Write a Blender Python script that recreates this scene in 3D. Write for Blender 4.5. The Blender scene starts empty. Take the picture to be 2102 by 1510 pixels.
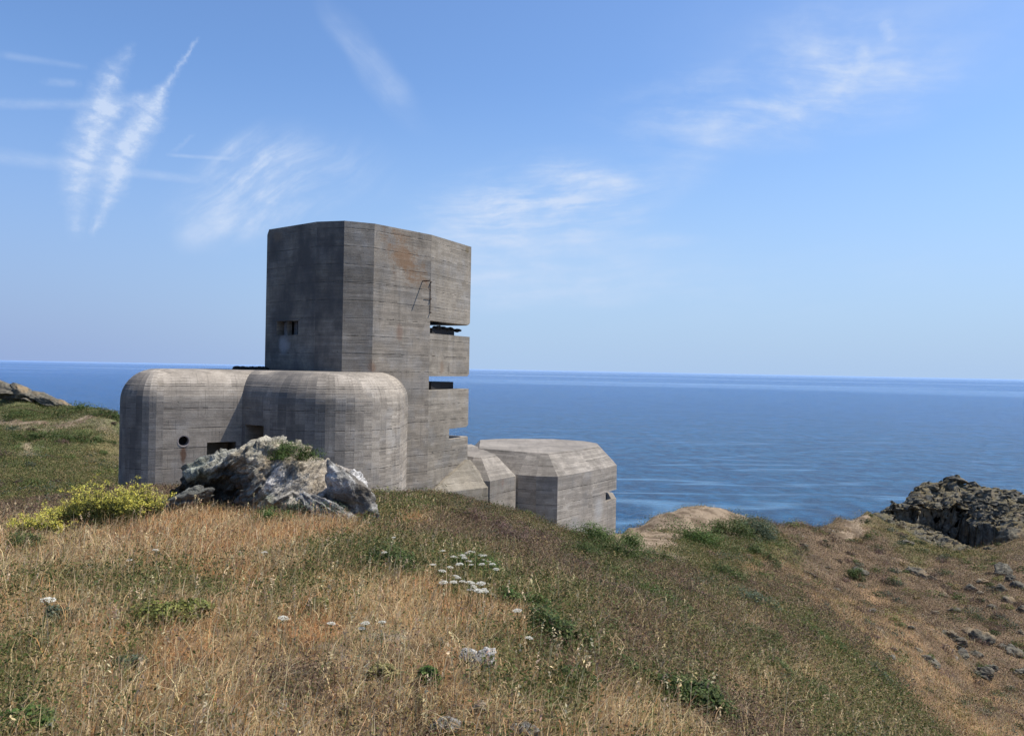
import bpy, bmesh, math, random
import numpy as np
from mathutils import Vector, Matrix

random.seed(7)
RNG = np.random.default_rng(11)
scene = bpy.context.scene
COL = scene.collection
R = math.radians

# ------------------------------------------------------------------ camera
F = 1600.0                      # focal length in photo pixels (photo 2102 x 1510)
W0, H0 = 2102.0, 1510.0
cam_data = bpy.data.cameras.new('camera')
cam = bpy.data.objects.new('camera', cam_data)
COL.objects.link(cam)
cam_data.sensor_width = 36.0
cam_data.lens = 36.0 * F / W0
cam_data.clip_start = 0.05
cam_data.clip_end = 400000.0
CAM_M = Matrix.Rotation(R(90.09), 4, 'X') @ Matrix.Rotation(R(1.08), 4, 'Z')
cam.matrix_world = CAM_M
scene.camera = cam
EYE = 1.65                      # the eye is the origin of the world

# ------------------------------------------------------------------ light
SUN_PHI, SUN_EL = 100.0, 60.0   # azimuth measured from "behind the camera" towards the right
sdir = Vector((math.cos(R(SUN_EL)) * math.sin(R(SUN_PHI)),
               -math.cos(R(SUN_EL)) * math.cos(R(SUN_PHI)), math.sin(R(SUN_EL))))
sun_d = bpy.data.lights.new('sun', 'SUN')
sun_d.energy = 5.0
sun_d.angle = R(0.55)
sun_d.color = (1.0, 0.945, 0.86)
sun = bpy.data.objects.new('sun', sun_d)
COL.objects.link(sun)
sun.rotation_euler = (-sdir).to_track_quat('-Z', 'Y').to_euler()

scene.view_settings.view_transform = 'Standard'
scene.view_settings.look = 'None'
scene.view_settings.exposure = 0.32
scene.view_settings.gamma = 1.0
scene.view_settings.use_curve_mapping = False
try:
    scene.cycles.max_bounces = 6
    scene.cycles.diffuse_bounces = 3
    scene.cycles.glossy_bounces = 2
    scene.cycles.transmission_bounces = 3
    scene.cycles.use_adaptive_sampling = True
    scene.cycles.adaptive_threshold = 0.02
except Exception:
    pass


# ------------------------------------------------------------------ node helper
class NB:
    """small wrapper to write node maths as expressions"""
    def __init__(self, tree):
        self.t = tree
        self.n = tree.nodes
        self.l = tree.links

    def node(self, typ, **kw):
        nd = self.n.new(typ)
        for k, v in kw.items():
            setattr(nd, k, v)
        return nd

    def put(self, sock, v):
        if isinstance(v, Ex):
            self.l.new(v.s, sock)
        elif hasattr(v, 'is_output'):
            self.l.new(v, sock)
        else:
            sock.default_value = v

    def math(self, op, a, b=0.0, c=0.0, clamp=False):
        nd = self.node('ShaderNodeMath', operation=op)
        nd.use_clamp = clamp
        self.put(nd.inputs[0], a)
        self.put(nd.inputs[1], b)
        self.put(nd.inputs[2], c)
        return Ex(self, nd.outputs[0])

    def mapr(self, v, a, b, c=0.0, d=1.0, smooth=True):
        nd = self.node('ShaderNodeMapRange')
        nd.interpolation_type = 'SMOOTHSTEP' if smooth else 'LINEAR'
        nd.clamp = True
        for s, x in zip(nd.inputs, (v, a, b, c, d)):
            self.put(s, x)
        return Ex(self, nd.outputs[0])

    def noise(self, vec, scale=1.0, detail=3.0, rough=0.55, dist=0.0):
        nd = self.node('ShaderNodeTexNoise')
        self.put(nd.inputs['Vector'], vec)
        nd.inputs['Scale'].default_value = scale
        nd.inputs['Detail'].default_value = detail
        nd.inputs['Roughness'].default_value = rough
        nd.inputs['Distortion'].default_value = dist
        return Ex(self, nd.outputs[0])

    def voro(self, vec, scale=1.0, feature='F1', out=0, rnd=1.0):
        nd = self.node('ShaderNodeTexVoronoi', feature=feature)
        self.put(nd.inputs['Vector'], vec)
        nd.inputs['Scale'].default_value = scale
        nd.inputs['Randomness'].default_value = rnd
        return Ex(self, nd.outputs[out])

    def white(self, vec):
        nd = self.node('ShaderNodeTexWhiteNoise', noise_dimensions='3D')
        self.put(nd.inputs['Vector'], vec)
        return Ex(self, nd.outputs[0])

    def xyz(self, x, y, z):
        nd = self.node('ShaderNodeCombineXYZ')
        for s, v in zip(nd.inputs, (x, y, z)):
            self.put(s, v)
        return Ex(self, nd.outputs[0])

    def sep(self, vec):
        nd = self.node('ShaderNodeSeparateXYZ')
        self.put(nd.inputs[0], vec)
        return [Ex(self, o) for o in nd.outputs]

    def mul(self, vec, s3):
        nd = self.node('ShaderNodeVectorMath', operation='MULTIPLY')
        self.put(nd.inputs[0], vec)
        self.put(nd.inputs[1], s3)
        return Ex(self, nd.outputs[0])

    def dist(self, vec, p):
        nd = self.node('ShaderNodeVectorMath', operation='DISTANCE')
        self.put(nd.inputs[0], vec)
        self.put(nd.inputs[1], p)
        return Ex(self, nd.outputs['Value'])

    def mix(self, f, a, b, blend='MIX'):
        nd = self.node('ShaderNodeMix', data_type='RGBA', blend_type=blend)
        self.put(nd.inputs['Factor'], f)
        for s, v in ((nd.inputs['A'], a), (nd.inputs['B'], b)):
            if isinstance(v, tuple) and len(v) == 3:
                v = (*v, 1.0)
        # RGBA sockets are index 6 / 7
        for i, v in ((6, a), (7, b)):
            if isinstance(v, tuple) and len(v) == 3:
                v = (*v, 1.0)
            self.put(nd.inputs[i], v)
        return Ex(self, nd.outputs[2])

    def grey(self, v):
        return self.xyz(v, v, v)


class Ex:
    def __init__(self, nb, s):
        self.nb, self.s = nb, s

    def __add__(self, o): return self.nb.math('ADD', self, o)
    __radd__ = __add__
    def __sub__(self, o): return self.nb.math('SUBTRACT', self, o)
    def __rsub__(self, o): return self.nb.math('SUBTRACT', o, self)
    def __mul__(self, o): return self.nb.math('MULTIPLY', self, o)
    __rmul__ = __mul__
    def __truediv__(self, o): return self.nb.math('DIVIDE', self, o)
    def floor(self): return self.nb.math('FLOOR', self)
    def fract(self): return self.nb.math('FRACT', self)
    def abs(self): return self.nb.math('ABSOLUTE', self)
    def pow(self, e): return self.nb.math('POWER', self, e)
    def max(self, o): return self.nb.math('MAXIMUM', self, o)
    def min(self, o): return self.nb.math('MINIMUM', self, o)
    def clamp(self): return self.nb.math('ADD', self, 0.0, clamp=True)


def pix_dir(px, py):
    v = CAM_M.to_3x3() @ Vector(((px - W0 / 2) / F, (H0 / 2 - py) / F, -1.0))
    return v


def P(px, py, depth):
    """the point seen at a photo pixel, at a distance along +Y"""
    v = pix_dir(px, py)
    return v * (depth / v.y)


def azel(px, py):
    v = pix_dir(px, py)
    return (math.degrees(math.atan2(v.x, v.y)), math.degrees(math.atan2(v.z, math.hypot(v.x, v.y))))


# ------------------------------------------------------------------ world
world = bpy.data.worlds.new('World')
scene.world = world
world.use_nodes = True
wt = world.node_tree
wt.nodes.clear()
nb = NB(wt)
sky = nb.node('ShaderNodeTexSky', sky_type='NISHITA')
sky.sun_disc = False
sky.sun_elevation = R(SUN_EL)
# Blender's sky: rotation 0 puts the sun towards +Y, positive turns it towards +X
sky.sun_rotation = math.atan2(sdir.x, sdir.y)
sky.altitude = 60.0
sky.air_density = 1.0
sky.dust_density = 1.0
sky.ozone_density = 1.5
tc = nb.node('ShaderNodeTexCoord')
d = tc.outputs['Generated']
dx, dy, dz = nb.sep(d)
AZ = nb.math('ARCTAN2', dx, dy) * 57.29578
EL = nb.math('ARCSINE', dz) * 57.29578
ae = nb.xyz(AZ, EL, 0.0)
# cloud layer seen in direction (azimuth, elevation), in degrees
warp = nb.noise(ae, 0.14, 2.0)
warp2 = nb.noise(nb.xyz(AZ, EL + 40.0, 3.0), 0.12, 2.0)
fine = nb.noise(nb.mul(ae, (1.0, 1.0, 1.0)), 1.6, 6.0, 0.65, 0.6)
AZw = AZ + (warp - 0.5) * 4.0
ELw = EL + (warp2 - 0.5) * 1.6
ragged = nb.mapr(nb.noise(nb.xyz(AZ * .16, EL * .3, 11.0), 1.0, 4.0, .6), .3, .68)
thin = nb.mapr(nb.noise(nb.xyz(AZ * .5, EL * .9, 17.0), 1.0, 5.0, .65), .25, .7, .35, 1.0)


def streak(angle, along, across, seed, detail=5.0):
    """noise drawn out along a line at an angle (degrees) in the az-el sheet"""
    ca, sa = math.cos(R(angle)), math.sin(R(angle))
    u = AZw * ca + ELw * sa
    v = ELw * ca - AZw * sa
    a_ = nb.noise(nb.xyz(u * along, v * across * .62, seed), 1.0, detail, 0.6, 0.25)
    b_ = nb.noise(nb.xyz(u * along * 2.2, v * across * .45, seed + 30), 1.0, detail, 0.62, 0.3)
    return a_ * .6 + b_ * .4


def blob(px, py, rx, ry, rot=0.0, soft=1.0):
    a, e = azel(px, py)
    k = 57.29578 / F
    rx, ry = rx * k, ry * k
    ca, sa = math.cos(R(rot)), math.sin(R(rot))
    da, de = AZw - a, ELw - e
    u = (da * ca + de * sa) / rx
    v = (de * ca - da * sa) / ry
    return nb.mapr(nb.math('SQRT', u * u + v * v), 1.25, 0.0) * (ragged * .6 + .4)


def seg(p, q, w0, w1):
    """distance mask round a line of cloud between two directions, growing in width"""
    a, b = azel(*p), azel(*q)
    k = 57.29578 / F
    vx, vy = b[0] - a[0], b[1] - a[1]
    L2 = vx * vx + vy * vy
    wv = (fine - 0.5) * 0.9
    dx_, dy_ = AZ - a[0] + wv, EL - a[1]
    t = ((dx_ * vx + dy_ * vy) / L2).clamp()
    ex, ey = dx_ - t * vx, dy_ - t * vy
    dd = nb.math('SQRT', ex * ex + ey * ey)
    w = (t * (w1 - w0) + w0) * k
    return nb.mapr(dd / w, 1.25, 0.0) * nb.mapr((t - .5).abs(), .5, .38, .35, 1.0) * thin


cl = None


def addc(m):
    global cl
    cl = m if cl is None else cl + m


feather = nb.mapr(nb.noise(nb.xyz(AZ * 1.1 - EL * .9, AZ * .35 + EL * 1.9, 21.0), 1.0, 6.0, .68, .3), 0.34, 0.66)
fth = feather * 0.34 + 0.55
for p, q, a, b, s in (((272, 95), (232, 150), 10, 24, .16), ((232, 150), (205, 235), 26, 34, .36),
                      ((205, 235), (170, 330), 36, 40, .52), ((170, 330), (160, 400), 40, 34, .34),
                      ((160, 400), (155, 480), 26, 16, .18), ((300, 195), (205, 240), 12, 26, .26)):
    addc(seg(p, q, a, b) * fth * s + seg(p, q, a * .45, b * .45) * fth * s * .5)
for p, q, a, b, s in (((405, 80), (340, 180), 5, 9, .20), ((340, 178), (305, 235), 12, 30, .42),
                      ((310, 232), (250, 320), 30, 34, .56), ((250, 320), (225, 400), 30, 26, .38),
                      ((225, 400), (190, 480), 18, 8, .26)):
    addc(seg(p, q, a, b) * fth * s + seg(p, q, a * .45, b * .45) * fth * s * .5)
for p, q, a, b, s in (((-20, 213), (190, 214), 10, 10, .15), ((-20, 318), (140, 338), 16, 14, .16),
                      ((140, 338), (420, 370), 11, 9, .16), ((345, 318), (475, 326), 4, 5, .14),
                      ((0, 112), (175, 138), 8, 6, .10), ((355, 312), (398, 276), 6, 4, .07),
                      ((90, 168), (160, 172), 8, 8, .12)):
    addc(seg(p, q, a, b) * s)
s_fan = nb.mapr(streak(38, 0.16, 1.3, 2.0), 0.38, 0.75)
addc(blob(510, 385, 160, 90, 38) * (s_fan * 0.85 + 0.12) * .85)
addc(blob(610, 380, 190, 90, 15) * (s_fan * 0.8 + 0.1) * .45)
addc(blob(480, 300, 90, 22, 38) * (s_fan * 0.6 + 0.3) * .25)
addc(blob(420, 480, 60, 30, 30) * .16)
s_hor = nb.mapr(streak(4, 0.13, 1.5, 3.0), 0.36, 0.72)
addc(blob(1100, 420, 290, 95, 8) * (s_hor * 0.85 + 0.08) * .85)
addc(blob(1060, 530, 300, 110, 0) * (s_hor * 0.4 + 0.35) * .5)
addc(blob(1200, 365, 130, 28, -10) * (s_hor * 0.6 + 0.3) * .4)
addc(blob(1340, 500, 120, 16, 0) * (s_hor * 0.6 + 0.3) * .28)
addc(blob(1150, 590, 420, 60, 0) * (s_hor * 0.5 + 0.3) * .22)
s_dn = nb.mapr(streak(-42, 0.2, 1.3, 4.0), 0.36, 0.75)
addc(blob(770, 130, 150, 38, -44) * (s_dn * 0.6 + 0.3) * .34)
s_arc = nb.mapr(streak(-8, 0.12, 1.1, 5.0), 0.36, 0.74)
addc(blob(1560, 215, 330, 95, 2) * (s_arc * 0.85 + 0.06) * .46)
addc(blob(1520, 262, 170, 45, -6) * (s_arc * 0.5 + 0.3) * .30)
addc(blob(1740, 120, 210, 110, -14) * (s_arc * 0.8 + 0.1) * .40)
addc(seg((1770, 90), (1780, 150), 14, 18) * .16)
addc(seg((1815, 40), (1830, 85), 14, 14) * .14)
addc(blob(1420, 345, 110, 60, 40) * (s_arc * 0.6 + 0.2) * .30)
addc(blob(1850, 60, 420, 140, 0) * .12)
addc(blob(1400, 580, 700, 110, 0) * (s_hor * .4 + .2) * .16)
cl = (cl * 1.9).min(0.85)
# a thin bright veil low over the sea, and a clear blue above (scales the physical sky per channel)
low = nb.mapr(EL, 0.0, 22.0)
left = nb.mapr(AZ, -38.0, 2.0)
skyc = nb.mix(1.0, sky.outputs[0], (1.03, 1.28, 1.60), 'MULTIPLY')
veil = nb.mix(left, (2.75, 3.75, 6.3), (3.8, 5.3, 7.6))
veil_amt = nb.mapr(EL, 21.0, -3.0, 0.0, 1.0) * 0.98
skyc = nb.mix(veil_amt, skyc, veil)
cloudc = nb.mix(1.0, (5.6, 6.6, 8.4), (1.0, 1.0, 1.0), 'MULTIPLY')
skyc = nb.mix(cl, skyc, cloudc)
bg = nb.node('ShaderNodeBackground')
nb.put(bg.inputs['Color'], skyc)
bg.inputs['Strength'].default_value = 0.09
wo = nb.node('ShaderNodeOutputWorld')
wt.links.new(bg.outputs[0], wo.inputs[0])


# ------------------------------------------------------------------ object helpers
def tag(o, label=None, cat=None, group=None, kind=None):
    if label: o['label'] = label
    if cat: o['category'] = cat
    if group: o['group'] = group
    if kind: o['kind'] = kind
    return o


def link(o, parent=None):
    COL.objects.link(o)
    if parent is not None:
        o.parent = parent
        o.matrix_parent_inverse = Matrix.Translation(-Vector(parent.location)) if False else Matrix.Identity(4)
        o.location = -Vector(parent.location)     # meshes are written in world coordinates
    return o


def empty(name, loc, label=None, cat=None, group=None):
    o = bpy.data.objects.new(name, None)
    COL.objects.link(o)
    o.location = loc
    o.empty_display_size = 0.3
    tag(o, label, cat, group)
    return o


def obj_bm(name, bm, mat, parent=None, smooth=False):
    me = bpy.data.meshes.new(name)
    bm.to_mesh(me)
    bm.free()
    me.materials.append(mat)
    if smooth:
        me.polygons.foreach_set('use_smooth', [True] * len(me.polygons))
    o = bpy.data.objects.new(name, me)
    return link(o, parent)


def obj_np(name, verts, faces, mat, parent=None, cols=None, smooth=False):
    """faces: list of int arrays (n,k)"""
    me = bpy.data.meshes.new(name)
    verts = np.asarray(verts, np.float32)
    me.vertices.add(len(verts))
    me.vertices.foreach_set('co', verts.ravel())
    loops = np.concatenate([f.ravel() for f in faces]).astype(np.int32)
    sizes = np.concatenate([np.full(len(f), f.shape[1], np.int32) for f in faces])
    starts = np.concatenate([[0], np.cumsum(sizes)[:-1]]).astype(np.int32)
    me.loops.add(len(loops))
    me.loops.foreach_set('vertex_index', loops)
    me.polygons.add(len(sizes))
    me.polygons.foreach_set('loop_start', starts)
    try:
        me.polygons.foreach_set('loop_total', sizes)
    except Exception:
        pass
    if smooth:
        me.polygons.foreach_set('use_smooth', np.ones(len(sizes), bool))
    if cols is not None:
        at = me.attributes.new('tone', 'FLOAT_COLOR', 'POINT')
        c4 = np.ones((len(verts), 4), np.float32)
        c4[:, :3] = cols
        at.data.foreach_set('color', c4.ravel())
    me.update(calc_edges=True)
    me.materials.append(mat)
    o = bpy.data.objects.new(name, me)
    return link(o, parent)


def tube_bm(bm, pts, rads, n=6):
    rings = []
    for i, p in enumerate(pts):
        p = Vector(p)
        if i == 0: t = Vector(pts[1]) - p
        elif i == len(pts) - 1: t = p - Vector(pts[i - 1])
        else: t = Vector(pts[i + 1]) - Vector(pts[i - 1])
        t.normalize()
        a = t.orthogonal().normalized()
        b = t.cross(a)
        rings.append([bm.verts.new(p + (a * math.cos(k * 2 * math.pi / n) + b * math.sin(k * 2 * math.pi / n)) * rads[i]) for k in range(n)])
    for r0, r1 in zip(rings, rings[1:]):
        for k in range(n):
            bm.faces.new((r0[k], r0[(k + 1) % n], r1[(k + 1) % n], r1[k]))
    bm.faces.new(rings[0][::-1])
    bm.faces.new(rings[-1])


# ------------------------------------------------------------------ numpy noise
def _h(ix, iy, iz, seed):
    n = (ix.astype(np.int64) * 374761393 + iy.astype(np.int64) * 668265263 + iz.astype(np.int64) * 2147483647 + seed * 1274126177) & 0xFFFFFFFF
    n = ((n ^ (n >> 13)) * 1274126177) & 0xFFFFFFFF
    n = (n ^ (n >> 16)) & 0xFFFFFFFF
    return n.astype(np.float64) / 4294967295.0


def vnoise(p, seed=0):
    p = np.asarray(p, float)
    if p.shape[1] == 2:
        p = np.concatenate([p, np.zeros((len(p), 1))], 1)
    i = np.floor(p)
    f = p - i
    u = f * f * f * (f * (f * 6 - 15) + 10)
    i = i.astype(np.int64)
    out = 0
    for a in (0, 1):
        for b in (0, 1):
            for c in (0, 1):
                w = (u[:, 0] if a else 1 - u[:, 0]) * (u[:, 1] if b else 1 - u[:, 1]) * (u[:, 2] if c else 1 - u[:, 2])
                out = out + w * _h(i[:, 0] + a, i[:, 1] + b, i[:, 2] + c, seed)
    return out


def fbm(p, oct=4, seed=0, gain=0.5):
    a, s, t = 1.0, 0.0, 0.0
    p = np.asarray(p, float)
    for k in range(oct):
        s = s + a * vnoise(p * (2.03 ** k) + 13.7 * k, seed + k)
        t += a
        a *= gain
    return s / t


def ridged(p, oct=4, seed=0, gain=0.5):
    a, s, t = 1.0, 0.0, 0.0
    p = np.asarray(p, float)
    for k in range(oct):
        s = s + a * (1 - np.abs(2 * vnoise(p * (2.1 ** k) + 7.1 * k, seed + k) - 1))
        t += a
        a *= gain
    return s / t


# ------------------------------------------------------------------ terrain
# ground heights known at photo pixels and distances
GC = [
    # foreground
    (0, 1510, 3.4), (500, 1510, 3.35), (1051, 1510, 3.5), (1350, 1510, 4.1), (1600, 1510, 6.3), (1800, 1510, 11), (1950, 1510, 25), (2102, 1510, 32),
    (0, 1300, 5.4), (500, 1300, 5.2), (900, 1300, 5.4), (1200, 1300, 6.8), (1400, 1300, 9.5), (1600, 1300, 16), (1750, 1300, 27), (1900, 1300, 45), (2102, 1300, 52),
    (0, 1200, 7.3), (400, 1200, 7.0), (800, 1200, 7.2), (1000, 1200, 8.4), (1200, 1200, 12), (1350, 1200, 20),
    (0, 1150, 8.8), (400, 1150, 8.3), (700, 1150, 8.6), (900, 1150, 10), (1050, 1150, 13), (1200, 1150, 18), (1350, 1150, 29), (1450, 1150, 37), (1550, 1150, 46), (1650, 1150, 62), (1850, 1150, 74), (2102, 1150, 78),
    (0, 1115, 11), (250, 1105, 11), (500, 1105, 11), (750, 1105, 11.6), (950, 1108, 15), (1100, 1122, 21), (1250, 1122, 36),
    # crest of the near mound
    (0, 1100, 12.5), (150, 1088, 13), (330, 1063, 13.5), (500, 1050, 14.5), (640, 1062, 14), (760, 1062, 15.5), (830, 1050, 18), (900, 1060, 19), (1000, 1090, 21), (1080, 1114, 25), (1160, 1126, 31),
    # foot of the concrete
    (255, 1010, 36), (400, 1010, 35.5), (560, 1020, 35), (700, 1028, 34), (820, 1022, 36), (885, 1018, 44), (1000, 1052, 46), (1064, 1060, 48), (1145, 1096, 49.2), (1265, 1096, 54), (1200, 1108, 46),
    # left hillside and its crest
    (0, 1045, 34), (120, 1030, 36), (0, 1000, 55), (200, 960, 68), (100, 930, 80), (0, 872, 108), (120, 866, 108), (240, 862, 106),
    (0, 838, 124), (90, 838, 124), (150, 836, 124), (200, 848, 124), (250, 857, 122),
    (0, 800, 140), (60, 806, 138), (110, 825, 132),
    # right: bare ridge and the saddle
    (1300, 1112, 62), (1290, 1082, 66), (1340, 1062, 72), (1400, 1051, 77), (1440, 1049, 79), (1490, 1051, 80), (1520, 1060, 74), (1560, 1068, 80), (1640, 1068, 86), (1600, 1110, 70), (1560, 1098, 64), (1450, 1100, 58),
    (1690, 1090, 90), (1720, 1106, 88), (1760, 1085, 92), (1700, 1200, 60), (1800, 1250, 55), (1950, 1230, 62), (2100, 1220, 64),
    (2000, 1420, 40), (1850, 1400, 30),
    # headland
    (1690, 1080, 96), (1720, 1061, 99), (1780, 1048, 101), (1830, 1028, 104), (1880, 1004, 109),
    (1760, 1105, 90), (1850, 1100, 93), (1800, 1085, 96),
    (1900, 986, 111), (1960, 979, 112), (2000, 988, 112), (2040, 1005, 112), (2070, 1020, 111), (2102, 1024, 112), (2160, 1030, 112),
    (1895, 1024, 107.4), (1950, 1020, 107.6), (2005, 1024, 107.6),
    (1830, 1060, 103.2), (1895, 1074, 104.6), (1935, 1092, 104.6), (1985, 1110, 104.6), (1940, 1120, 99), (1880, 1095, 100),
    (2040, 1060, 106), (2050, 1110, 98), (2102, 1080, 102), (2102, 1130, 88), (2030, 1140, 90),
]
gpx = np.array([tuple(P(*c)) for c in GC])
extra = []
# beyond the crests the land drops to the sea
for px, py, dep, drop in ((-250, 860, 170, 16), (0, 830, 175, 22), (150, 830, 165, 20), (250, 857, 150, 16), (255, 900, 80, 4), (500, 900, 75, 9), (800, 950, 72, 10),
                          (950, 1000, 72, 9), (1150, 1060, 72, 9), (1270, 1090, 78, 5), (1340, 1062, 92, 9), (1440, 1039, 100, 11), (1560, 1068, 104, 11), (1640, 1070, 108, 10), (1690, 1090, 114, 9),
                          (1780, 1048, 122, 11), (1900, 990, 132, 14), (1960, 979, 134, 15), (2102, 1024, 134, 12), (2300, 1040, 140, 12)):
    p = P(px, py, dep)
    extra.append((p.x, p.y, p.z - drop))
for th in np.linspace(-80, 80, 17):
    for r, z in ((0.25, -1.62), (1.0, -1.62), (2.0, -1.63)):
        extra.append((r * math.sin(R(th)), r * math.cos(R(th)), z - (0.12 * r if th > 40 else 0)))
for th in np.linspace(-85, 85, 21):
    for r in (230, 320):
        extra.append((r * math.sin(R(th)), r * math.cos(R(th)), -64.0))
for th, r, z in ((-48, 5, -1.75), (-75, 5, -1.7), (-48, 12, -2.4), (-75, 12, -2.2), (-50, 30, -5), (-78, 30, -5), (-50, 70, -10), (-78, 70, -9), (-50, 130, -5), (-78, 130, -4),
                 (48, 4, -2.9), (75, 4, -2.6), (48, 12, -7.5), (75, 12, -6), (50, 40, -20), (78, 40, -17), (48, 90, -22), (78, 90, -24), (50, 120, -24)):
    extra.append((r * math.sin(R(th)), r * math.cos(R(th)), z))
CP = np.concatenate([gpx, np.array(extra)])


def dom(x, y):
    r = np.hypot(x, y)
    return np.stack([6.0 * np.arctan2(x, y), 1.6 * np.log(np.maximum(r, 0.05))], 1)


CD = dom(CP[:, 0], CP[:, 1])
_A = np.linalg.norm(CD[:, None] - CD[None], axis=2)
_n = len(CP)
_M = np.zeros((_n + 3, _n + 3))
_M[:_n, :_n] = _A - 1e-3 * np.eye(_n)
_M[:_n, _n] = 1
_M[:_n, _n + 1:] = CD
_M[_n, :_n] = 1
_M[_n + 1:, :_n] = CD.T
# interpolate z / r^0.8, which stays of one order of size over the whole range
_rr = np.hypot(CP[:, 0], CP[:, 1])
_sol = np.linalg.solve(_M, np.concatenate([CP[:, 2] / _rr ** 0.8, np.zeros(3)]))


def ground_z(x, y, rough=True):
    x = np.atleast_1d(np.asarray(x, float)); y = np.atleast_1d(np.asarray(y, float))
    out = np.empty(len(x))
    for s in range(0, len(x), 20000):
        xs, ys = x[s:s + 20000], y[s:s + 20000]
        q = dom(xs, ys)
        D = np.sqrt(np.maximum((q[:, None, 0] - CD[None, :, 0]) ** 2 + (q[:, None, 1] - CD[None, :, 1]) ** 2, 0))
        v = D @ _sol[:_n] + _sol[_n] + q @ _sol[_n + 1:]
        out[s:s + 20000] = v * np.hypot(xs, ys) ** 0.8
    if rough:
        r = np.hypot(x, y)
        p2 = np.stack([x, y], 1)
        a = np.clip((r - 2) / 20, 0.1, 1)
        out += (fbm(p2 * 0.9, 3, 5) - 0.5) * 0.16 * np.clip(r / 8, 0.3, 1)
        out += (fbm(p2 * 0.23, 3, 9) - 0.5) * 0.6 * a * np.clip((r - 18) / 30, 0, 1)
        out += (ridged(p2 * 0.35, 3, 21) - 0.6) * 0.5 * np.clip((r - 40) / 40, 0, 1)
    return out


def hit(px, py, r0=2.0, r1=220.0):
    """first point of the ground seen along a photo pixel"""
    v = pix_dir(px, py)
    v = np.array(v) / v.y
    t = np.exp(np.linspace(math.log(r0), math.log(r1), 900))
    z = ground_z(v[0] * t, t)
    below = v[2] * t < z
    if not below.any():
        return None
    k = int(np.argmax(below))
    t = np.linspace(t[max(k - 1, 0)], t[k], 30)
    z = ground_z(v[0] * t, t)
    k = int(np.argmax(v[2] * t <= z))
    return Vector((v[0] * t[k], t[k], float(z[k])))


# ------------------------------------------------------------------ ground cover zones
TYPES = ['dry', 'rust', 'olive', 'green', 'heath', 'orange', 'scree', 'bare']
TONE = np.array([[.24, .165, .085], [.25, .13, .055], [.095, .078, .035], [.05, .068, .022], [.075, .052, .038],
                 [.17, .108, .058], [.115, .08, .05], [.20, .15, .10]])
ZP = {
    'dry': [(1500, 1400), (1400, 1210), (1550, 1280), (1620, 1400), (1250, 1420), (0, 1150), (200, 1150), (400, 1100), (600, 1120), (100, 1350), (300, 1400), (500, 1300), (600, 1450), (250, 1250), (900, 1300), (1000, 1300), (750, 1250), (1250, 1480), (1400, 1500), (100, 1480), (450, 1480), (800, 1420), (900, 1450), (700, 1350), (1100, 1480), (100, 1110)],
    'rust': [(450, 1130), (560, 1100), (350, 1085), (650, 1230), (430, 1330), (950, 1250), (880, 1070), (1050, 1290), (640, 1085), (180, 1300), (900, 1380)],
    'olive': [(1650, 1290), (1720, 1330), (1800, 1400), (1050, 1230), (950, 1170), (200, 920), (1400, 1200), (1450, 1220), (1550, 1330), (1650, 1420), (1300, 1420), (200, 880), (70, 960), (330, 1200), (250, 1330), (700, 1130), (150, 1200), (830, 1060), (920, 1060), (1100, 1400), (1250, 1350), (1350, 1300), (1450, 1350), (1600, 1450), (1200, 1250), (1500, 1250), (20, 1450), (100, 985), (220, 965), (60, 1015), (230, 1000), (620, 1200), (1480, 1180), (1590, 1260), (1750, 1420), (1700, 1500), (1850, 1060), (1740, 1050), (1800, 1045)],
    'green': [(800, 1150), (1130, 1300), (1380, 1400), (1290, 1200), (1350, 1240), (1420, 1275), (1450, 1115), (1530, 1095), (1560, 1140), (1230, 1140), (50, 940), (150, 900), (100, 850), (230, 852), (30, 840), (20, 900)],
    'heath': [(1420, 1400), (1650, 1470), (1300, 1350), (1450, 1290), (1380, 1260), (1600, 1300), (1500, 1300), (1400, 1330), (1250, 1290), (1550, 1220), (1600, 1350), (1350, 1190), (1480, 1250), (1560, 1450), (1180, 1360), (1000, 1080), (1080, 1120), (930, 1095), (1200, 1170), (1150, 1150), (1500, 1480), (640, 1400), (850, 1480), (1250, 1210), (1330, 1170), (1400, 1450), (1300, 1290)],
    'orange': [(1600, 1180), (1700, 1230), (1750, 1290), (1850, 1350), (1900, 1420), (2000, 1500), (1570, 1150), (1950, 1350), (1800, 1210), (2080, 1480)],
    'scree': [(1680, 1260), (1780, 1340), (1660, 1210), (1880, 1440), (1960, 1400), (1620, 1095), (1750, 1130), (1900, 1180), (2000, 1300), (2050, 1400), (1850, 1250), (2080, 1250), (1700, 1110), (1560, 1080), (1650, 1150), (1980, 1200), (1820, 1160), (150, 1035), (30, 1045), (240, 1015), (1300, 1075)],
    'bare': [(1420, 1065), (1350, 1092), (1480, 1062), (1320, 1118), (130, 869), (20, 869), (215, 864)],
}
zx, zt = [], []
for k, pts in ZP.items():
    for px, py in pts:
        h = hit(px, py)
        if h is not None:
            zx.append((h.x, h.y)); zt.append(TYPES.index(k))
zx = np.array(zx); zt = np.array(zt)


def zdom(x, y):
    return np.stack([9.0 * np.arctan2(x, y), 2.2 * np.log(np.maximum(np.hypot(x, y), .3))], 1)


ZD = zdom(zx[:, 0], zx[:, 1])


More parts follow.
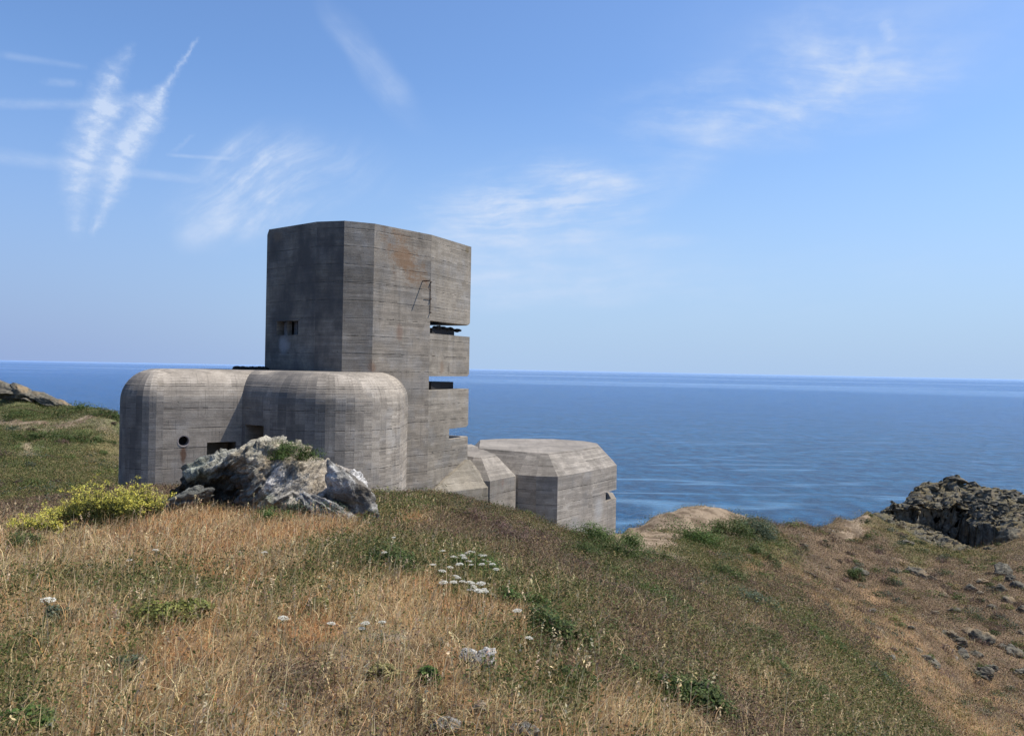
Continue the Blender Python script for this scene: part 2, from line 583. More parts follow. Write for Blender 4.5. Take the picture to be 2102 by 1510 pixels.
def zone_w(x, y):
    """share of each ground cover at a place on the ground"""
    q = zdom(x, y)
    n2 = q * 1.6
    q = q + np.stack([fbm(n2, 3, 31) - .5, fbm(n2 + 50, 3, 33) - .5], 1) * 1.1
    n2 = q * 5.0
    q = q + np.stack([vnoise(n2, 35) - .5, vnoise(n2 + 50, 36) - .5], 1) * .45
    out = np.zeros((len(x), len(TYPES)))
    for s in range(0, len(x), 40000):
        qq = q[s:s + 40000]
        D2 = (qq[:, None, 0] - ZD[None, :, 0]) ** 2 + (qq[:, None, 1] - ZD[None, :, 1]) ** 2
        w = 1.0 / (D2 + 0.02) ** 2.2
        for k in range(len(TYPES)):
            out[s:s + 40000, k] = w[:, zt == k].sum(1)
    return out / out.sum(1, keepdims=True)


def in_poly(x, y, poly):
    ins = np.zeros(len(x), bool)
    n = len(poly)
    for i in range(n):
        (x0, y0), (x1, y1) = poly[i], poly[(i + 1) % n]
        c = ((y0 > y) != (y1 > y)) & (x < (x1 - x0) * (y - y0) / (y1 - y0 + 1e-12) + x0)
        ins ^= c
    return ins


def line_d(x, y, pts):
    dmin = np.full(len(x), 1e9)
    for a, b in zip(pts, pts[1:]):
        vx, vy = b[0] - a[0], b[1] - a[1]
        t = np.clip(((x - a[0]) * vx + (y - a[1]) * vy) / (vx * vx + vy * vy + 1e-9), 0, 1)
        dmin = np.minimum(dmin, np.hypot(x - a[0] - t * vx, y - a[1] - t * vy))
    return dmin


def hits(pts):
    out = []
    for p in pts:
        h = hit(*p)
        if h is not None:
            out.append((h.x, h.y))
    return out


BARE_POLY = hits([(1300, 1116), (1296, 1090), (1340, 1066), (1395, 1046), (1440, 1043), (1480, 1046), (1525, 1064), (1470, 1082), (1420, 1098), (1365, 1122), (1310, 1130)])
FOOTPATH = hits([(1712, 1106), (1735, 1100), (1760, 1086), (1750, 1075), (1735, 1064), (1765, 1060), (1790, 1052), (1815, 1040), (1838, 1024)])
LEFT_TRACK = hits([(-60, 871), (60, 869), (150, 867), (250, 864)])


def bare_mask(x, y):
    p2 = np.stack([x, y], 1)
    j = (fbm(p2 * 0.5, 3, 41) - .5)
    return in_poly(x + j * 3.0, y + j * 4.0, BARE_POLY), line_d(x, y, FOOTPATH) < 0.95 + j * .7, line_d(x, y, LEFT_TRACK) < 1.6 + j * 3


# ------------------------------------------------------------------ materials
def new_mat(name):
    m = bpy.data.materials.new(name)
    m.use_nodes = True
    m.node_tree.nodes.clear()
    b = NB(m.node_tree)
    out = b.node('ShaderNodeOutputMaterial')
    return m, b, out


def principled(b, out, color, rough=0.9, spec=0.2, normal=None):
    p = b.node('ShaderNodeBsdfPrincipled')
    b.put(p.inputs['Base Color'], color if not (isinstance(color, tuple) and len(color) == 3) else (*color, 1.0))
    b.put(p.inputs['Roughness'], rough)
    p.inputs['Specular IOR Level'].default_value = spec
    if normal is not None:
        b.l.new(normal, p.inputs['Normal'])
    b.l.new(p.outputs[0], out.inputs[0])
    return p


def bump(b, h, strength, dist):
    nd = b.node('ShaderNodeBump')
    nd.inputs['Strength'].default_value = strength
    nd.inputs['Distance'].default_value = dist
    b.put(nd.inputs['Height'], h)
    return nd.outputs[0]


def attr(b, name='tone'):
    a = b.node('ShaderNodeAttribute')
    a.attribute_name = name
    return a.outputs['Color']


def geo_pos(b):
    g = b.node('ShaderNodeNewGeometry')
    return g.outputs['Position']


def mat_ground():
    m, b, out = new_mat('turf_soil')
    p = geo_pos(b)
    c = attr(b)
    n1 = b.noise(p, 1.7, 6.0, 0.7)
    n2 = b.noise(p, 9.0, 4.0, 0.7)
    n3 = b.noise(p, 0.35, 4.0, 0.6)
    k = b.mapr(n1, .3, .7, .55, 1.4) * b.mapr(n2, .3, .7, .6, 1.35)
    col = b.mix(1.0, c, b.grey(k), 'MULTIPLY')
    col = b.mix(b.mapr(n3, .52, .7, 0, .45), col, (.10, .085, .06))
    stones = b.mapr(b.voro(p, 1.1), .24, .12) * b.mapr(n3, .5, .62)
    col = b.mix(stones * .55, col, (.27, .25, .22))
    principled(b, out, col, 0.95, 0.1, bump(b, n1 + n2 * .5, .8, .12))
    return m


def mat_path():
    m, b, out = new_mat('trodden_earth')
    p = geo_pos(b)
    n1 = b.noise(b.mul(p, (1.0, .45, 1.0)), 0.75, 7.0, 0.72)
    n2 = b.noise(p, 6.0, 4.0, 0.7)
    col = b.mix(b.mapr(n1, .40, .58), (.105, .074, .046), (.25, .19, .128))
    col = b.mix(b.mapr(n2, .45, .75, 0, .5), col, (.13, .092, .058))
    principled(b, out, col, 0.95, 0.1, bump(b, n1 + n2, .6, .08))
    return m


def mat_leaf(name, trans=0.3, rough=0.7):
    m, b, out = new_mat(name)
    c = attr(b)
    p = b.node('ShaderNodeBsdfPrincipled')
    b.put(p.inputs['Base Color'], c)
    p.inputs['Roughness'].default_value = rough
    p.inputs['Specular IOR Level'].default_value = 0.15
    t = b.node('ShaderNodeBsdfTranslucent')
    b.put(t.inputs['Color'], c)
    mx = b.node('ShaderNodeMixShader')
    mx.inputs[0].default_value = trans
    b.l.new(p.outputs[0], mx.inputs[1])
    b.l.new(t.outputs[0], mx.inputs[2])
    b.l.new(mx.outputs[0], out.inputs[0])
    return m


def mat_rock(name, base=(.19, .18, .165), pale=(.50, .49, .46), dark=(.075, .073, .068), pale_amt=.5, warm=.2, orange=0.0, turf=False):
    m, b, out = new_mat(name)
    p = geo_pos(b)
    n0 = b.noise(p, 0.55, 4.0, 0.6)
    n1 = b.noise(p, 2.3, 7.0, 0.68, 0.4)
    n2 = b.noise(p, 9.0, 6.0, 0.7)
    n3 = b.noise(b.mul(p, (1.2, 1.2, 5.0)), 1.3, 6.0, 0.65)
    col = b.mix(b.mapr(n1, .33, .62), dark, base)
    col = b.mix(b.mapr(n1 * .6 + n2 * .4, .62 - .17 * pale_amt, .72 - .17 * pale_amt), col, pale)
    col = b.mix(b.mapr(n0, .5, .68, 0, warm), col, (.27, .19, .105))
    col = b.mix(b.mapr(n2, .56, .64, 0, .5), col, dark)
    if orange:
        col = b.mix(b.mapr(b.noise(p, 5.0, 3.0), .62, .66, 0, orange), col, (.48, .22, .03))
    if turf:
        g = b.node('ShaderNodeNewGeometry')
        up = b.sep(g.outputs['Normal'])[2]
        t = b.mapr(up + (n1 - .5) * .9 + (n0 - .5) * 1.2, .62, .85)
        col = b.mix(t * .75, col, b.mix(b.mapr(n2, .35, .65), (.085, .075, .035), (.15, .115, .06)))
    v = b.voro(p, 2.1, 'DISTANCE_TO_EDGE')
    crack = b.mapr(v, 0.0, 0.035, 0.0, 1.0)
    h = n1 * 1.2 + n2 * .5 + n3 * .8 + crack * .12
    principled(b, out, col, 0.92, 0.2, bump(b, h, .9, .09))
    return m


def mat_concrete(name, base=(.335, .30, .255), stains=(), shade_side=0.0, vert=0.0, grime=.5, lit_top=1.0):
    """board-marked concrete; the UV map runs along the wall (u) and up it (v) in metres"""
    m, b, out = new_mat(name)
    pos = geo_pos(b)
    px, py, pz = b.sep(pos)
    uvn = b.node('ShaderNodeUVMap')
    uvn.uv_map = 'UVMap'
    u, v, _ = b.sep(uvn.outputs[0])
    wob = b.noise(b.xyz(u * .35, v * .12, px * .05), 1.0, 3.0)
    vv = v + (wob - .5) * .12
    bw = 0.17
    row = (vv / bw).floor()
    seg_id = (u / 2.6 + b.white(b.xyz(row, 3.0, 0.0)) * 7.0).floor()
    tone = b.white(b.xyz(row, seg_id, 1.0))
    fr = (vv / bw).fract()
    brk = b.noise(b.xyz(u * .9, row * 3.1, 2.0), 1.0, 3.0)
    line = b.mapr((fr - .5).abs(), .36, .5) * b.mapr(brk, .40, .66) * b.mapr(b.noise(b.xyz(u * .22, v * .3, 13.0), 1.0, 3.0), .36, .62, .15, 1.5)
    lift = (vv / 0.92 + .3).fract()
    lift_row = (vv / 0.92 + .3).floor()
    brk2 = b.noise(b.xyz(u * .55, lift_row * 5.7, 9.0), 1.0, 4.0, .7)
    wide = b.noise(b.xyz(u * 2.5, v * 2.5, 4.0), 1.0, 3.0)
    pour = b.mapr((lift - .5).abs(), .462, .497) * b.mapr(brk2 * .6 + wide * .4, .44, .58)
    grain = b.noise(b.xyz(u * 1.6, v * 26.0, px * .3), 1.0, 5.0, .7)
    big = b.noise(pos, .33, 5.0, .62)
    med = b.noise(pos, 1.6, 6.0, .7)
    fin = b.noise(pos, 16.0, 4.0, .75)
    drip = b.noise(b.xyz(u * 2.3, v * .16, 7.0), 1.0, 5.0, .6)
    k = b.mapr(tone, 0, 1, .84, 1.12) * b.mapr(big, .3, .7, .78, 1.18) * b.mapr(med, .28, .72, .82, 1.16) * b.mapr(grain, .25, .75, .80, 1.17) * b.mapr(fin, .25, .75, .84, 1.14)
    k = k * (1.0 - line * .38) * (1.0 - pour * .72)
    k = k * b.mapr(drip, .5, .72, 1.0, 1.0 - grime * .5)
    run = b.mapr(b.noise(b.xyz(u * 5.0, v * .35, 23.0), 1.0, 4.0, .6), .56, .70) * b.mapr(lift, .15, .95) * b.mapr(med, .4, .6)
    k = k * (1.0 - run * grime * .6)
    if vert:
        vline = b.mapr(((u / .16).fract() - .5).abs(), .38, .5) * b.mapr(b.noise(b.xyz((u / .16 + .5).floor() * 2.7, v * .8, 5.0), 1.0, 3.0), .5, .62)
        k = k * (1.0 - vline * .4 * vert)
    col = b.mix(1.0, base, b.grey(k), 'MULTIPLY')
    # grey-blue algae film against the warm cement
    col = b.mix(b.mapr(b.noise(pos, .8, 5.0, .65), .45, .65, 0, .42), col, b.mix(1.0, (.20, .197, .192), b.grey(k), 'MULTIPLY'))
    pits = b.mapr(b.voro(b.xyz(u, v, px * .2), 2.1), .075, .03) * b.mapr(b.white(b.xyz((u * .7).floor(), (v * 1.0).floor(), 5.0)), .45, .55)
    col = b.mix(pits * .85, col, (.03, .027, .025))
    specks = b.mapr(b.noise(pos, 22.0, 3.0, .7), .70, .76) * b.mapr(med, .5, .6)
    col = b.mix(specks * .55, col, (.50, .48, .45))
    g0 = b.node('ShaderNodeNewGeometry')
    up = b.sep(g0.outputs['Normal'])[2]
    col = b.mix(b.mapr(up, .1, .6, 0, .75), col, b.mix(1.0, tuple(c_ * lit_top for c_ in base), b.grey(k), 'MULTIPLY'))  # painted light: up-facing concrete toned apart from the walls
    pits2 = b.mapr(b.voro(b.xyz(u * 1.0, v * 1.6, px * .2 + 3.0), 4.3), .10, .05) * b.mapr(med, .54, .62)
    col = b.mix(pits2 * .75, col, (.05, .045, .04))
    if shade_side:
        # painted shade, patchy like dark lichen, on faces turned from the sun
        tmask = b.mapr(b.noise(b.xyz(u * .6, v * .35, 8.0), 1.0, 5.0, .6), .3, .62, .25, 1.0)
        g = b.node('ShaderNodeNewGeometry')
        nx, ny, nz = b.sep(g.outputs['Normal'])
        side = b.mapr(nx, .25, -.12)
        col = b.mix(tmask * side * shade_side, col, (.08, .074, .07))
    for (q, r, c, amt, squash) in stains:
        dx_, dy_, dz_ = px - q[0], py - q[1], pz - q[2]
        if squash == 'rust':
            # drawn out downwards and to one side, with a ragged edge
            uu = (dx_ * .64 + dy_ * .77)
            w = b.math('SQRT', (uu * 1.0).pow(2.0) + (dz_ + uu * .55).pow(2.0) * 1.9)
            msk = b.mapr(w + (med - .5) * 2.6 * r + (grain - .5) * 1.6 * r + (fin - .5) * .8 * r, r, r * .1)
        else:
            w = b.math('SQRT', dx_ * dx_ + dy_ * dy_ + dz_ * dz_ * squash)
            msk = b.mapr(w + (med - .5) * 1.3 * r + (fin - .5) * .5 * r, r, r * .35)
        col = b.mix(msk * amt, col, c)
    h = grain * .5 + fin * .35 + tone * .35 + line * -.5 + pour * -1.2 + med * .5 - pits * 1.5
    principled(b, out, col, 0.9, 0.25, bump(b, h, .55, .02))
    return m


def mat_plain(name, col, rough=.7, spec=.3, metal=0.0, n=.25):
    m, b, out = new_mat(name)
    p = geo_pos(b)
    k = b.mapr(b.noise(p, 14.0, 5.0, .7), .3, .7, 1 - n, 1 + n)
    c = b.mix(1.0, col, b.grey(k), 'MULTIPLY')
    pr = principled(b, out, c, rough, spec, bump(b, b.noise(p, 30.0, 3.0), .2, .01))
    pr.inputs['Metallic'].default_value = metal
    return m


def mat_sea():
    m, b, out = new_mat('sea_water')
    p = geo_pos(b)
    px, py, pz = b.sep(p)
    r = b.math('SQRT', px * px + py * py)
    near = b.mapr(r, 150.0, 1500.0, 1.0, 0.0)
    # slicks and cat's paws: smoother and rougher water, its paler reflection painted into the colour
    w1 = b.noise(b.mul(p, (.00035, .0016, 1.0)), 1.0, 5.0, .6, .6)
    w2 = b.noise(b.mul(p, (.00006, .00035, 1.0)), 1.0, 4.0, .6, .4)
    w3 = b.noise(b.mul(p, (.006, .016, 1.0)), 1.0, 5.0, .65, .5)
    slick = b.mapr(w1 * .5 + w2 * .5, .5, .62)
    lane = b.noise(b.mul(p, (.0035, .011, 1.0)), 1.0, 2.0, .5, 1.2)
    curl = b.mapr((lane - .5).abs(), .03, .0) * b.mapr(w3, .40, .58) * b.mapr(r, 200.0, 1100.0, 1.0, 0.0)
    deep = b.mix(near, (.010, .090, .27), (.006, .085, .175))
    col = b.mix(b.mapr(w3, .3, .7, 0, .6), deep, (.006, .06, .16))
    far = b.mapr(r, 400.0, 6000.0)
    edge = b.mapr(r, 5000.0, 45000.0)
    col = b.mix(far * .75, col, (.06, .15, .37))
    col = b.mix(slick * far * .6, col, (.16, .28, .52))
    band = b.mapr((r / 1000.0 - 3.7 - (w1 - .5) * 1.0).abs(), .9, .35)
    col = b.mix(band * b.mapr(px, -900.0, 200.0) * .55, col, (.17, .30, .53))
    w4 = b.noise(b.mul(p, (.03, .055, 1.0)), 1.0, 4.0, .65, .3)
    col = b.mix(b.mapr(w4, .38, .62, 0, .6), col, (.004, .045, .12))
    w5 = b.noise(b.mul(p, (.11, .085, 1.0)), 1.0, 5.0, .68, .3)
    col = b.mix(b.mapr(w5, .40, .66, 0, .75) * b.mapr(r, 300.0, 2500.0, 1.0, .35), col, (.002, .022, .07))  # light and dark of the waves painted into the water colour
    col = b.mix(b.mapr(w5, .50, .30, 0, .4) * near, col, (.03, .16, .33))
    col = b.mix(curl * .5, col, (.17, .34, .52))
    col = b.mix(edge * .6, col, (.25, .39, .68))  # horizon haze painted into the far water
    # wave height: chop of several lengths, crests across the view
    c1 = b.noise(b.mul(p, (.10, .24, 1.0)), 1.0, 6.0, .68, .4)
    c2 = b.noise(b.mul(p, (.9, 1.6, 1.0)), 1.0, 4.0, .65)
    c3 = b.noise(b.mul(p, (.018, .05, 1.0)), 1.0, 3.0, .6)
    h = c1 * 1.0 + c2 * .22 + c3 * 1.6
    nm = bump(b, h, 1.0, 3.2)
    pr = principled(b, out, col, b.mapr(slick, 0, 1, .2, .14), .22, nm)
    pr.inputs['IOR'].default_value = 1.333
    return m


M_GROUND = mat_ground()
M_PATH = mat_path()
M_GRASS = mat_leaf('grass_blade', .42, .75)
M_LEAF = mat_leaf('leaf', .28, .6)
M_STEM = mat_plain('plant_stem', (.14, .10, .055), .85, .15)
M_RUST = mat_plain('rusty_steel', (.075, .045, .032), .8, .3)
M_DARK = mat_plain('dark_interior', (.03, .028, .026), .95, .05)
M_SEA = mat_sea()

# ------------------------------------------------------------------ sea and ground
SEA_Z = -58.0
bm = bmesh.new()
rings = [60, 150, 300, 600, 1200, 2500, 5000, 10000, 20000, 45000, 90000]
nseg = 96
prev = None
for rr in rings:
    cur = [bm.verts.new((rr * math.cos(2 * math.pi * k / nseg), rr * math.sin(2 * math.pi * k / nseg), SEA_Z)) for k in range(nseg)]
    if prev:
        for k in range(nseg):
            bm.faces.new((prev[k], cur[k], cur[(k + 1) % nseg], prev[(k + 1) % nseg]))
    else:
        bm.faces.new(cur)
    prev = cur
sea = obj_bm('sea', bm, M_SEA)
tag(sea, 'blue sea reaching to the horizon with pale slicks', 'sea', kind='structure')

th = np.concatenate([np.linspace(-86, -44, 60, endpoint=False), np.linspace(-44, 44, 560, endpoint=False), np.linspace(44, 86, 60)])
lr = np.exp(np.linspace(math.log(0.25), math.log(300), 760))
TH, RR = np.meshgrid(np.radians(th), lr, indexing='ij')
gx, gy = (RR * np.sin(TH)).ravel(), (RR * np.cos(TH)).ravel()
gz = ground_z(gx, gy)
zw = zone_w(gx, gy)
gcol = zw @ TONE
gcol *= (0.45 + 1.1 * fbm(np.stack([gx, gy], 1) * .45, 5, 61, .6))[:, None]
# where plants are thick the ground between them is dark litter
gr = np.hypot(gx, gy)
lit = np.clip((gr - 14) / 60, 0, 1)[:, None]
gcol = gcol * (0.95 + 0.25 * lit)
# drop the main sheet a little under the crag's own rock surface
CRAG_X0, CRAG_X1, CRAG_Y0, CRAG_Y1 = 44.0, 80.0, 97.0, 121.0


def crag_mask(x, y):
    cx = np.clip(np.minimum(x - CRAG_X0, CRAG_X1 - x) / 3.0, 0, 1)
    cy = np.clip(np.minimum(y - CRAG_Y0, CRAG_Y1 - y) / 3.0, 0, 1)
    # rock gives way to turf towards the left and the front
    line = np.clip((x - 0.7 * (104 - y).clip(0, 9) - 1.6 * (y - 105.3).clip(0, 6.5) - 44.5) / 3.0, 0, 1)
    return cx * cy * line


gz = gz - 1.2 * np.clip(crag_mask(gx, gy) * 2 - .6, 0, 1)
gz = gz - 9.0 * np.clip(np.minimum(np.minimum(gx - 47.0, 64.5 - gx), np.minimum(gy - 99.5, 109.5 - gy)) / 1.0, 0, 1) * np.clip(crag_mask(gx, gy) * 8 - 6.5, 0, 1)
idx = np.arange(len(gx)).reshape(TH.shape)
quads = np.stack([idx[:-1, :-1], idx[1:, :-1], idx[1:, 1:], idx[:-1, 1:]], -1).reshape(-1, 4)
fcx, fcy = gx[quads].mean(1), gy[quads].mean(1)
b1, b2, b3 = bare_mask(fcx, fcy)
verts = np.stack([gx, gy, gz], 1)


def sub_mesh(name, sel, mat):
    q = quads[sel]
    used, inv = np.unique(q, return_inverse=True)
    return obj_np(name, verts[used], [inv.reshape(-1, 4)], mat, None, gcol[used], True)


tag(sub_mesh('ground', ~(b1 | b2 | b3), M_GROUND), 'grassy cliff top falling away to the sea', 'ground', kind='structure')
tag(sub_mesh('bare_ground', b1, M_PATH), 'trodden sandy patch on the ridge', 'ground', kind='structure')
tag(sub_mesh('footpath', b2 & ~b1, M_PATH), 'narrow worn footpath over the headland', 'path', kind='structure')
tag(sub_mesh('track', b3 & ~b1 & ~b2, M_PATH), 'sandy track along the far left hillside', 'path', kind='structure')


# ------------------------------------------------------------------ concrete works
def set_uv(bm, org=None):
    """u along the wall, v up it, in metres"""
    uvl = bm.loops.layers.uv.new('UVMap')
    for f in bm.faces:
        n = f.normal
        if abs(n.z) > .9:
            for l in f.loops:
                l[uvl].uv = (l.vert.co.x, l.vert.co.y)
        else:
            t = Vector((-n.y, n.x, 0)).normalized()
            sl = max(math.sqrt(max(1 - n.z * n.z, 0.0)), .25)
            for l in f.loops:
                l[uvl].uv = (l.vert.co.dot(t) + 31.7, l.vert.co.z / sl)


def prism_bm(poly, z0, z1, bm=None):
    bm = bm or bmesh.new()
    a = [bm.verts.new((x, y, z0)) for x, y in poly]
    c = [bm.verts.new((x, y, z1)) for x, y in poly]
    n = len(poly)
    for i in range(n):
        bm.faces.new((a[i], a[(i + 1) % n], c[(i + 1) % n], c[i]))
    bm.faces.new(a[::-1])
    bm.faces.new(c)
    return bm


def ccw(poly):
    s = sum(p[0] * q[1] - q[0] * p[1] for p, q in zip(poly, poly[1:] + poly[:1]))
    return poly if s > 0 else poly[::-1]


def finish(name, bm, mat, parent):
    bmesh.ops.recalc_face_normals(bm, faces=bm.faces[:])
    bm.normal_update()
    set_uv(bm)
    return obj_bm(name, bm, mat, parent)


def cut(o, cutters):
    """take the cutters out of a mesh for good"""
    for c in cutters:
        md = o.modifiers.new('cut', 'BOOLEAN')
        md.operation = 'DIFFERENCE'
        md.solver = 'EXACT'
        md.object = c
    dg = bpy.context.evaluated_depsgraph_get()
    me = bpy.data.meshes.new_from_object(o.evaluated_get(dg))
    o.modifiers.clear()
    old = o.data
    o.data = me
    bpy.data.meshes.remove(old)
    bm = bmesh.new()
    bm.from_mesh(o.data)
    bm.normal_update()
    lay = bm.loops.layers.uv.get('UVMap')
    if lay:
        bm.loops.layers.uv.remove(lay)
    set_uv(bm)
    bm.to_mesh(o.data)
    bm.free()
    for c in cutters:
        bpy.data.objects.remove(c, do_unlink=True)


def cutter(bm):
    bmesh.ops.recalc_face_normals(bm, faces=bm.faces[:])
    me = bpy.data.meshes.new('cutter')
    bm.to_mesh(me)
    bm.free()
    o = bpy.data.objects.new('cutter', me)
    COL.objects.link(o)
    return o


def box_bm(origin, t, n, u0, u1, d0, d1, z0, z1, bm=None):
    """box in a wall's own frame: t along the wall, n out of it"""
    bm = bm or bmesh.new()
    o = Vector(origin)
    pts = [o + t * a + n * c for a, c in ((u0, d0), (u1, d0), (u1, d1), (u0, d1))]
    return prism_bm(ccw([(p.x, p.y) for p in pts]), z0, z1, bm)


# --- tower -----------------------------------------------------------
def PX(px, depth, py=760):
    p = P(px, py, depth)
    return (p.x, p.y)


D0 = 40.0
V0 = PX(546, 1.078 * D0, 620); V1 = PX(647.5, 1.0105 * D0, 620); V2 = PX(704, D0, 620); V3 = PX(766, 1.0163 * D0, 620)
V4 = PX(882, 1.094 * D0, 700); V5 = PX(964, 1.196 * D0, 700)
ZTOP = P(707, 453, D0).z
ZROOF = -0.29
Z1B, Z2T, Z2B, Z3T, Z3B, Z4T = 2.645, 1.93, -0.485, -1.26, -3.58, -4.2
VB = (-5.62, 48.75)
back = [(-6.9, 49.9), (-9.6, 50.2), (-12.2, 49.0), (-13.9, 46.6)]
front_out = [V5, (-2.75, 48.35), (-3.9, 48.75), VB]
ZLOW = -12.0

rust_c = P(834, 532, 42.3)
hole_stain = P(590, 708, 42.2)
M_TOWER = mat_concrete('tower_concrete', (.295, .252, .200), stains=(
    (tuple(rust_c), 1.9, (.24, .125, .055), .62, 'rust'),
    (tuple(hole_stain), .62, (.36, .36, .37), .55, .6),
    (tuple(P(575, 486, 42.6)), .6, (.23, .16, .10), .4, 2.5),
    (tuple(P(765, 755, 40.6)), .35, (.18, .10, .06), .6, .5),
    (tuple(P(822, 680, 42)), .3, (.22, .13, .09), .5, .2)), shade_side=.92, grime=.45)

tower = empty('observation_tower', (V2[0], V2[1] + 4, ZROOF), 'tall angular grey concrete observation tower with horizontal viewing slits facing the sea', 'tower')
shaft_poly = ccw([V0, V1, V2, V3, V4, VB] + back)
bm = prism_bm(shaft_poly, ZLOW, ZTOP)
# chipped bevel on the far left top corner
for v in bm.verts:
    if v.co.z > ZTOP - .01 and abs(v.co.x - V0[0]) < .02 and abs(v.co.y - V0[1]) < .02:
        vtop = v
dn = bm.verts.new((V0[0], V0[1], ZTOP - .28))
for e in list(vtop.link_edges):
    o_ = e.other_vert(vtop)
    if o_.co.z < ZTOP - 1:
        bmesh.utils.edge_split(e, vtop, .28 / (ZTOP - ZLOW))
bm.verts.remove(dn)
tt = (Vector(V1) - Vector(V0)).normalized()
vtop.co.x += tt.x * .16; vtop.co.y += tt.y * .16
tower_wall = finish('tower_wall', bm, M_TOWER, tower)
# window slot in the shaded left face
t01 = Vector((V1[0] - V0[0], V1[1] - V0[1], 0)).normalized()
n01 = Vector((t01.y, -t01.x, 0))
O01 = Vector((V0[0], V0[1], 0))


def on_face(O, t, px, py):
    """u along a wall and z of the point of it seen at a pixel"""
    v = pix_dir(px, py)
    # solve O + t u = v s in plan
    A = np.array([[t.x, -v.x], [t.y, -v.y]])
    u, s = np.linalg.solve(A, np.array([-O.x, -O.y]))
    return float(u), float(v.z * s)


u0, zA = on_face(O01, t01, 568, 660)
u1, zB = on_face(O01, t01, 612, 687)
cut(tower_wall, [cutter(box_bm(O01, t01, n01, u0, u1, .3, -.75, zB, zA))])
um, _ = on_face(O01, t01, 585, 670)
win = empty('window', O01 + t01 * um, None)
win.parent = tower
win.location = (O01 + t01 * um) - Vector(tower.location)
win['label'] = 'small slotted window with a concrete mullion in the shaded face'


def link_sub(o, parent_world):
    o.location = -Vector(parent_world)
    return o


def sub(name, bm, mat, par, par_world):
    bmesh.ops.recalc_face_normals(bm, faces=bm.faces[:])
    bm.normal_update()
    set_uv(bm)
    o = obj_bm(name, bm, mat, None)
    o.parent = par
    o.location = -Vector(par_world)
    return o


M_SHUT = mat_plain('grey_shutter', (.17, .17, .175), .85, .2)
wpos = O01 + t01 * um
# a window's pieces, sitting inside the slot with a millimetre gap
bm = box_bm(O01, t01, n01, um - .07, um + .05, -.12, -.42, zB + .002, zA - .002)
sub('mullion', bm, M_TOWER, win, wpos)
bm = box_bm(O01, t01, n01, u0 + .12, um - .075, -.40, -.46, zB + .002, zA - .002)
sub('shutter', bm, M_SHUT, win, wpos)
bm = box_bm(O01, t01, n01, um + .055, um + .36, -.55, -.60, zB + .002, zA - .002)
sub('shutter', bm, M_SHUT, win, wpos)
bm = box_bm(O01, t01, n01, u0 - .10, u1 + .10, .03, -.001, zA + .02, zA + .08)
sub('lintel', bm, M_TOWER, win, wpos)

# seaward half: stacked blocks with open slits between them
blk_poly = ccw([V4] + front_out)


def lerp2(a, b, k):
    return (a[0] + (b[0] - a[0]) * k, a[1] + (b[1] - a[1]) * k)


def bev_block(poly, z0, z1, drop_corner=None):
    return prism_bm(poly, z0, z1)


names = (('observation_storey', Z1B, ZTOP), ('observation_storey', Z2B, Z2T), ('observation_storey', Z3B, Z3T), ('observation_storey', ZLOW, Z4T))
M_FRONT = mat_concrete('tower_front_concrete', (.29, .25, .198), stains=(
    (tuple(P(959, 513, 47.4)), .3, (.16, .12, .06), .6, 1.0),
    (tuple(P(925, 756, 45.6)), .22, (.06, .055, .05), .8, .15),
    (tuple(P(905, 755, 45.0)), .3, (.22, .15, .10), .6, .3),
    (tuple(P(889, 928, 44.2)), .12, (.08, .07, .06), .8, 1.0)), shade_side=0, grime=.3)
for nm, za, zb in names:
    bm = prism_bm(blk_poly, za, zb)
    # blunt the lower seaward corner of the hanging blocks
    if za > ZLOW:
        es = [e for e in bm.edges if all(abs(v.co.z - za) < .01 for v in e.verts) and any(abs(v.co.x - V5[0]) < .02 and abs(v.co.y - V5[1]) < .02 for v in e.verts)
              and all(v.co.y > V5[1] - .1 for v in e.verts)]
        bmesh.ops.bevel(bm, geom=es, offset=.13, segments=1, affect='EDGES')
    o = finish(nm, bm, M_FRONT, tower)
mid = lerp2(V4, V5, .5075)
core = ccw([V4, mid, (-4.75, 48.35), (-5.55, 48.7)])
finish('slit_pier', prism_bm([(x, y) for x, y in core], Z4T + .001, Z3B - .001), M_FRONT, tower)
M_SILL = mat_plain('shade_dark_sill', (.045, .042, .04), .95, .05)  # near-black colour paints in the shade under the overhanging blocks
# raised sills inside the upper two slits
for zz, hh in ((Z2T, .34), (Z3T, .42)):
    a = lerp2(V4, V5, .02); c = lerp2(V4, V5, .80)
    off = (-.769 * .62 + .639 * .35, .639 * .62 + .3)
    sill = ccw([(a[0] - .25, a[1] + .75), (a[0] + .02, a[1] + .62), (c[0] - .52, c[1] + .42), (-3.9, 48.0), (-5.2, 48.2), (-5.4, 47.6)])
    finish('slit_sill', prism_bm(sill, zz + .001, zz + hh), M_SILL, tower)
# rubble heaped on the uppermost sill
bm = bmesh.new()
rr_ = random.Random(4)
for k in range(26):
    f = rr_.random()
    a = lerp2((V4[0] + .15, V4[1] + .8), (V5[0] - .75, V5[1] + .2), f)
    s = rr_.uniform(.08, .17)
    mtx = Matrix.Translation((a[0] + rr_.uniform(-.1, .1), a[1] + rr_.uniform(0, .5), Z2T + .37 + rr_.uniform(-.02, .06))) @ Matrix.Rotation(rr_.uniform(0, 3), 4, 'Z') @ Matrix.Diagonal((s * 1.5, s * 1.1, s * .7, 1))
    bmesh.ops.create_icosphere(bm, subdivisions=2, radius=1.0, matrix=mtx)
for v in bm.verts:
    v.co += Vector((rr_.uniform(-1, 1), rr_.uniform(-1, 1), rr_.uniform(-1, 1))) * .018
rub = obj_bm('rubble', bm, M_DARK, None)
rub.location = (0, 0, 0)
tag(rub, 'dark nest-like heap of debris in the uppermost slit of the tower', 'debris')

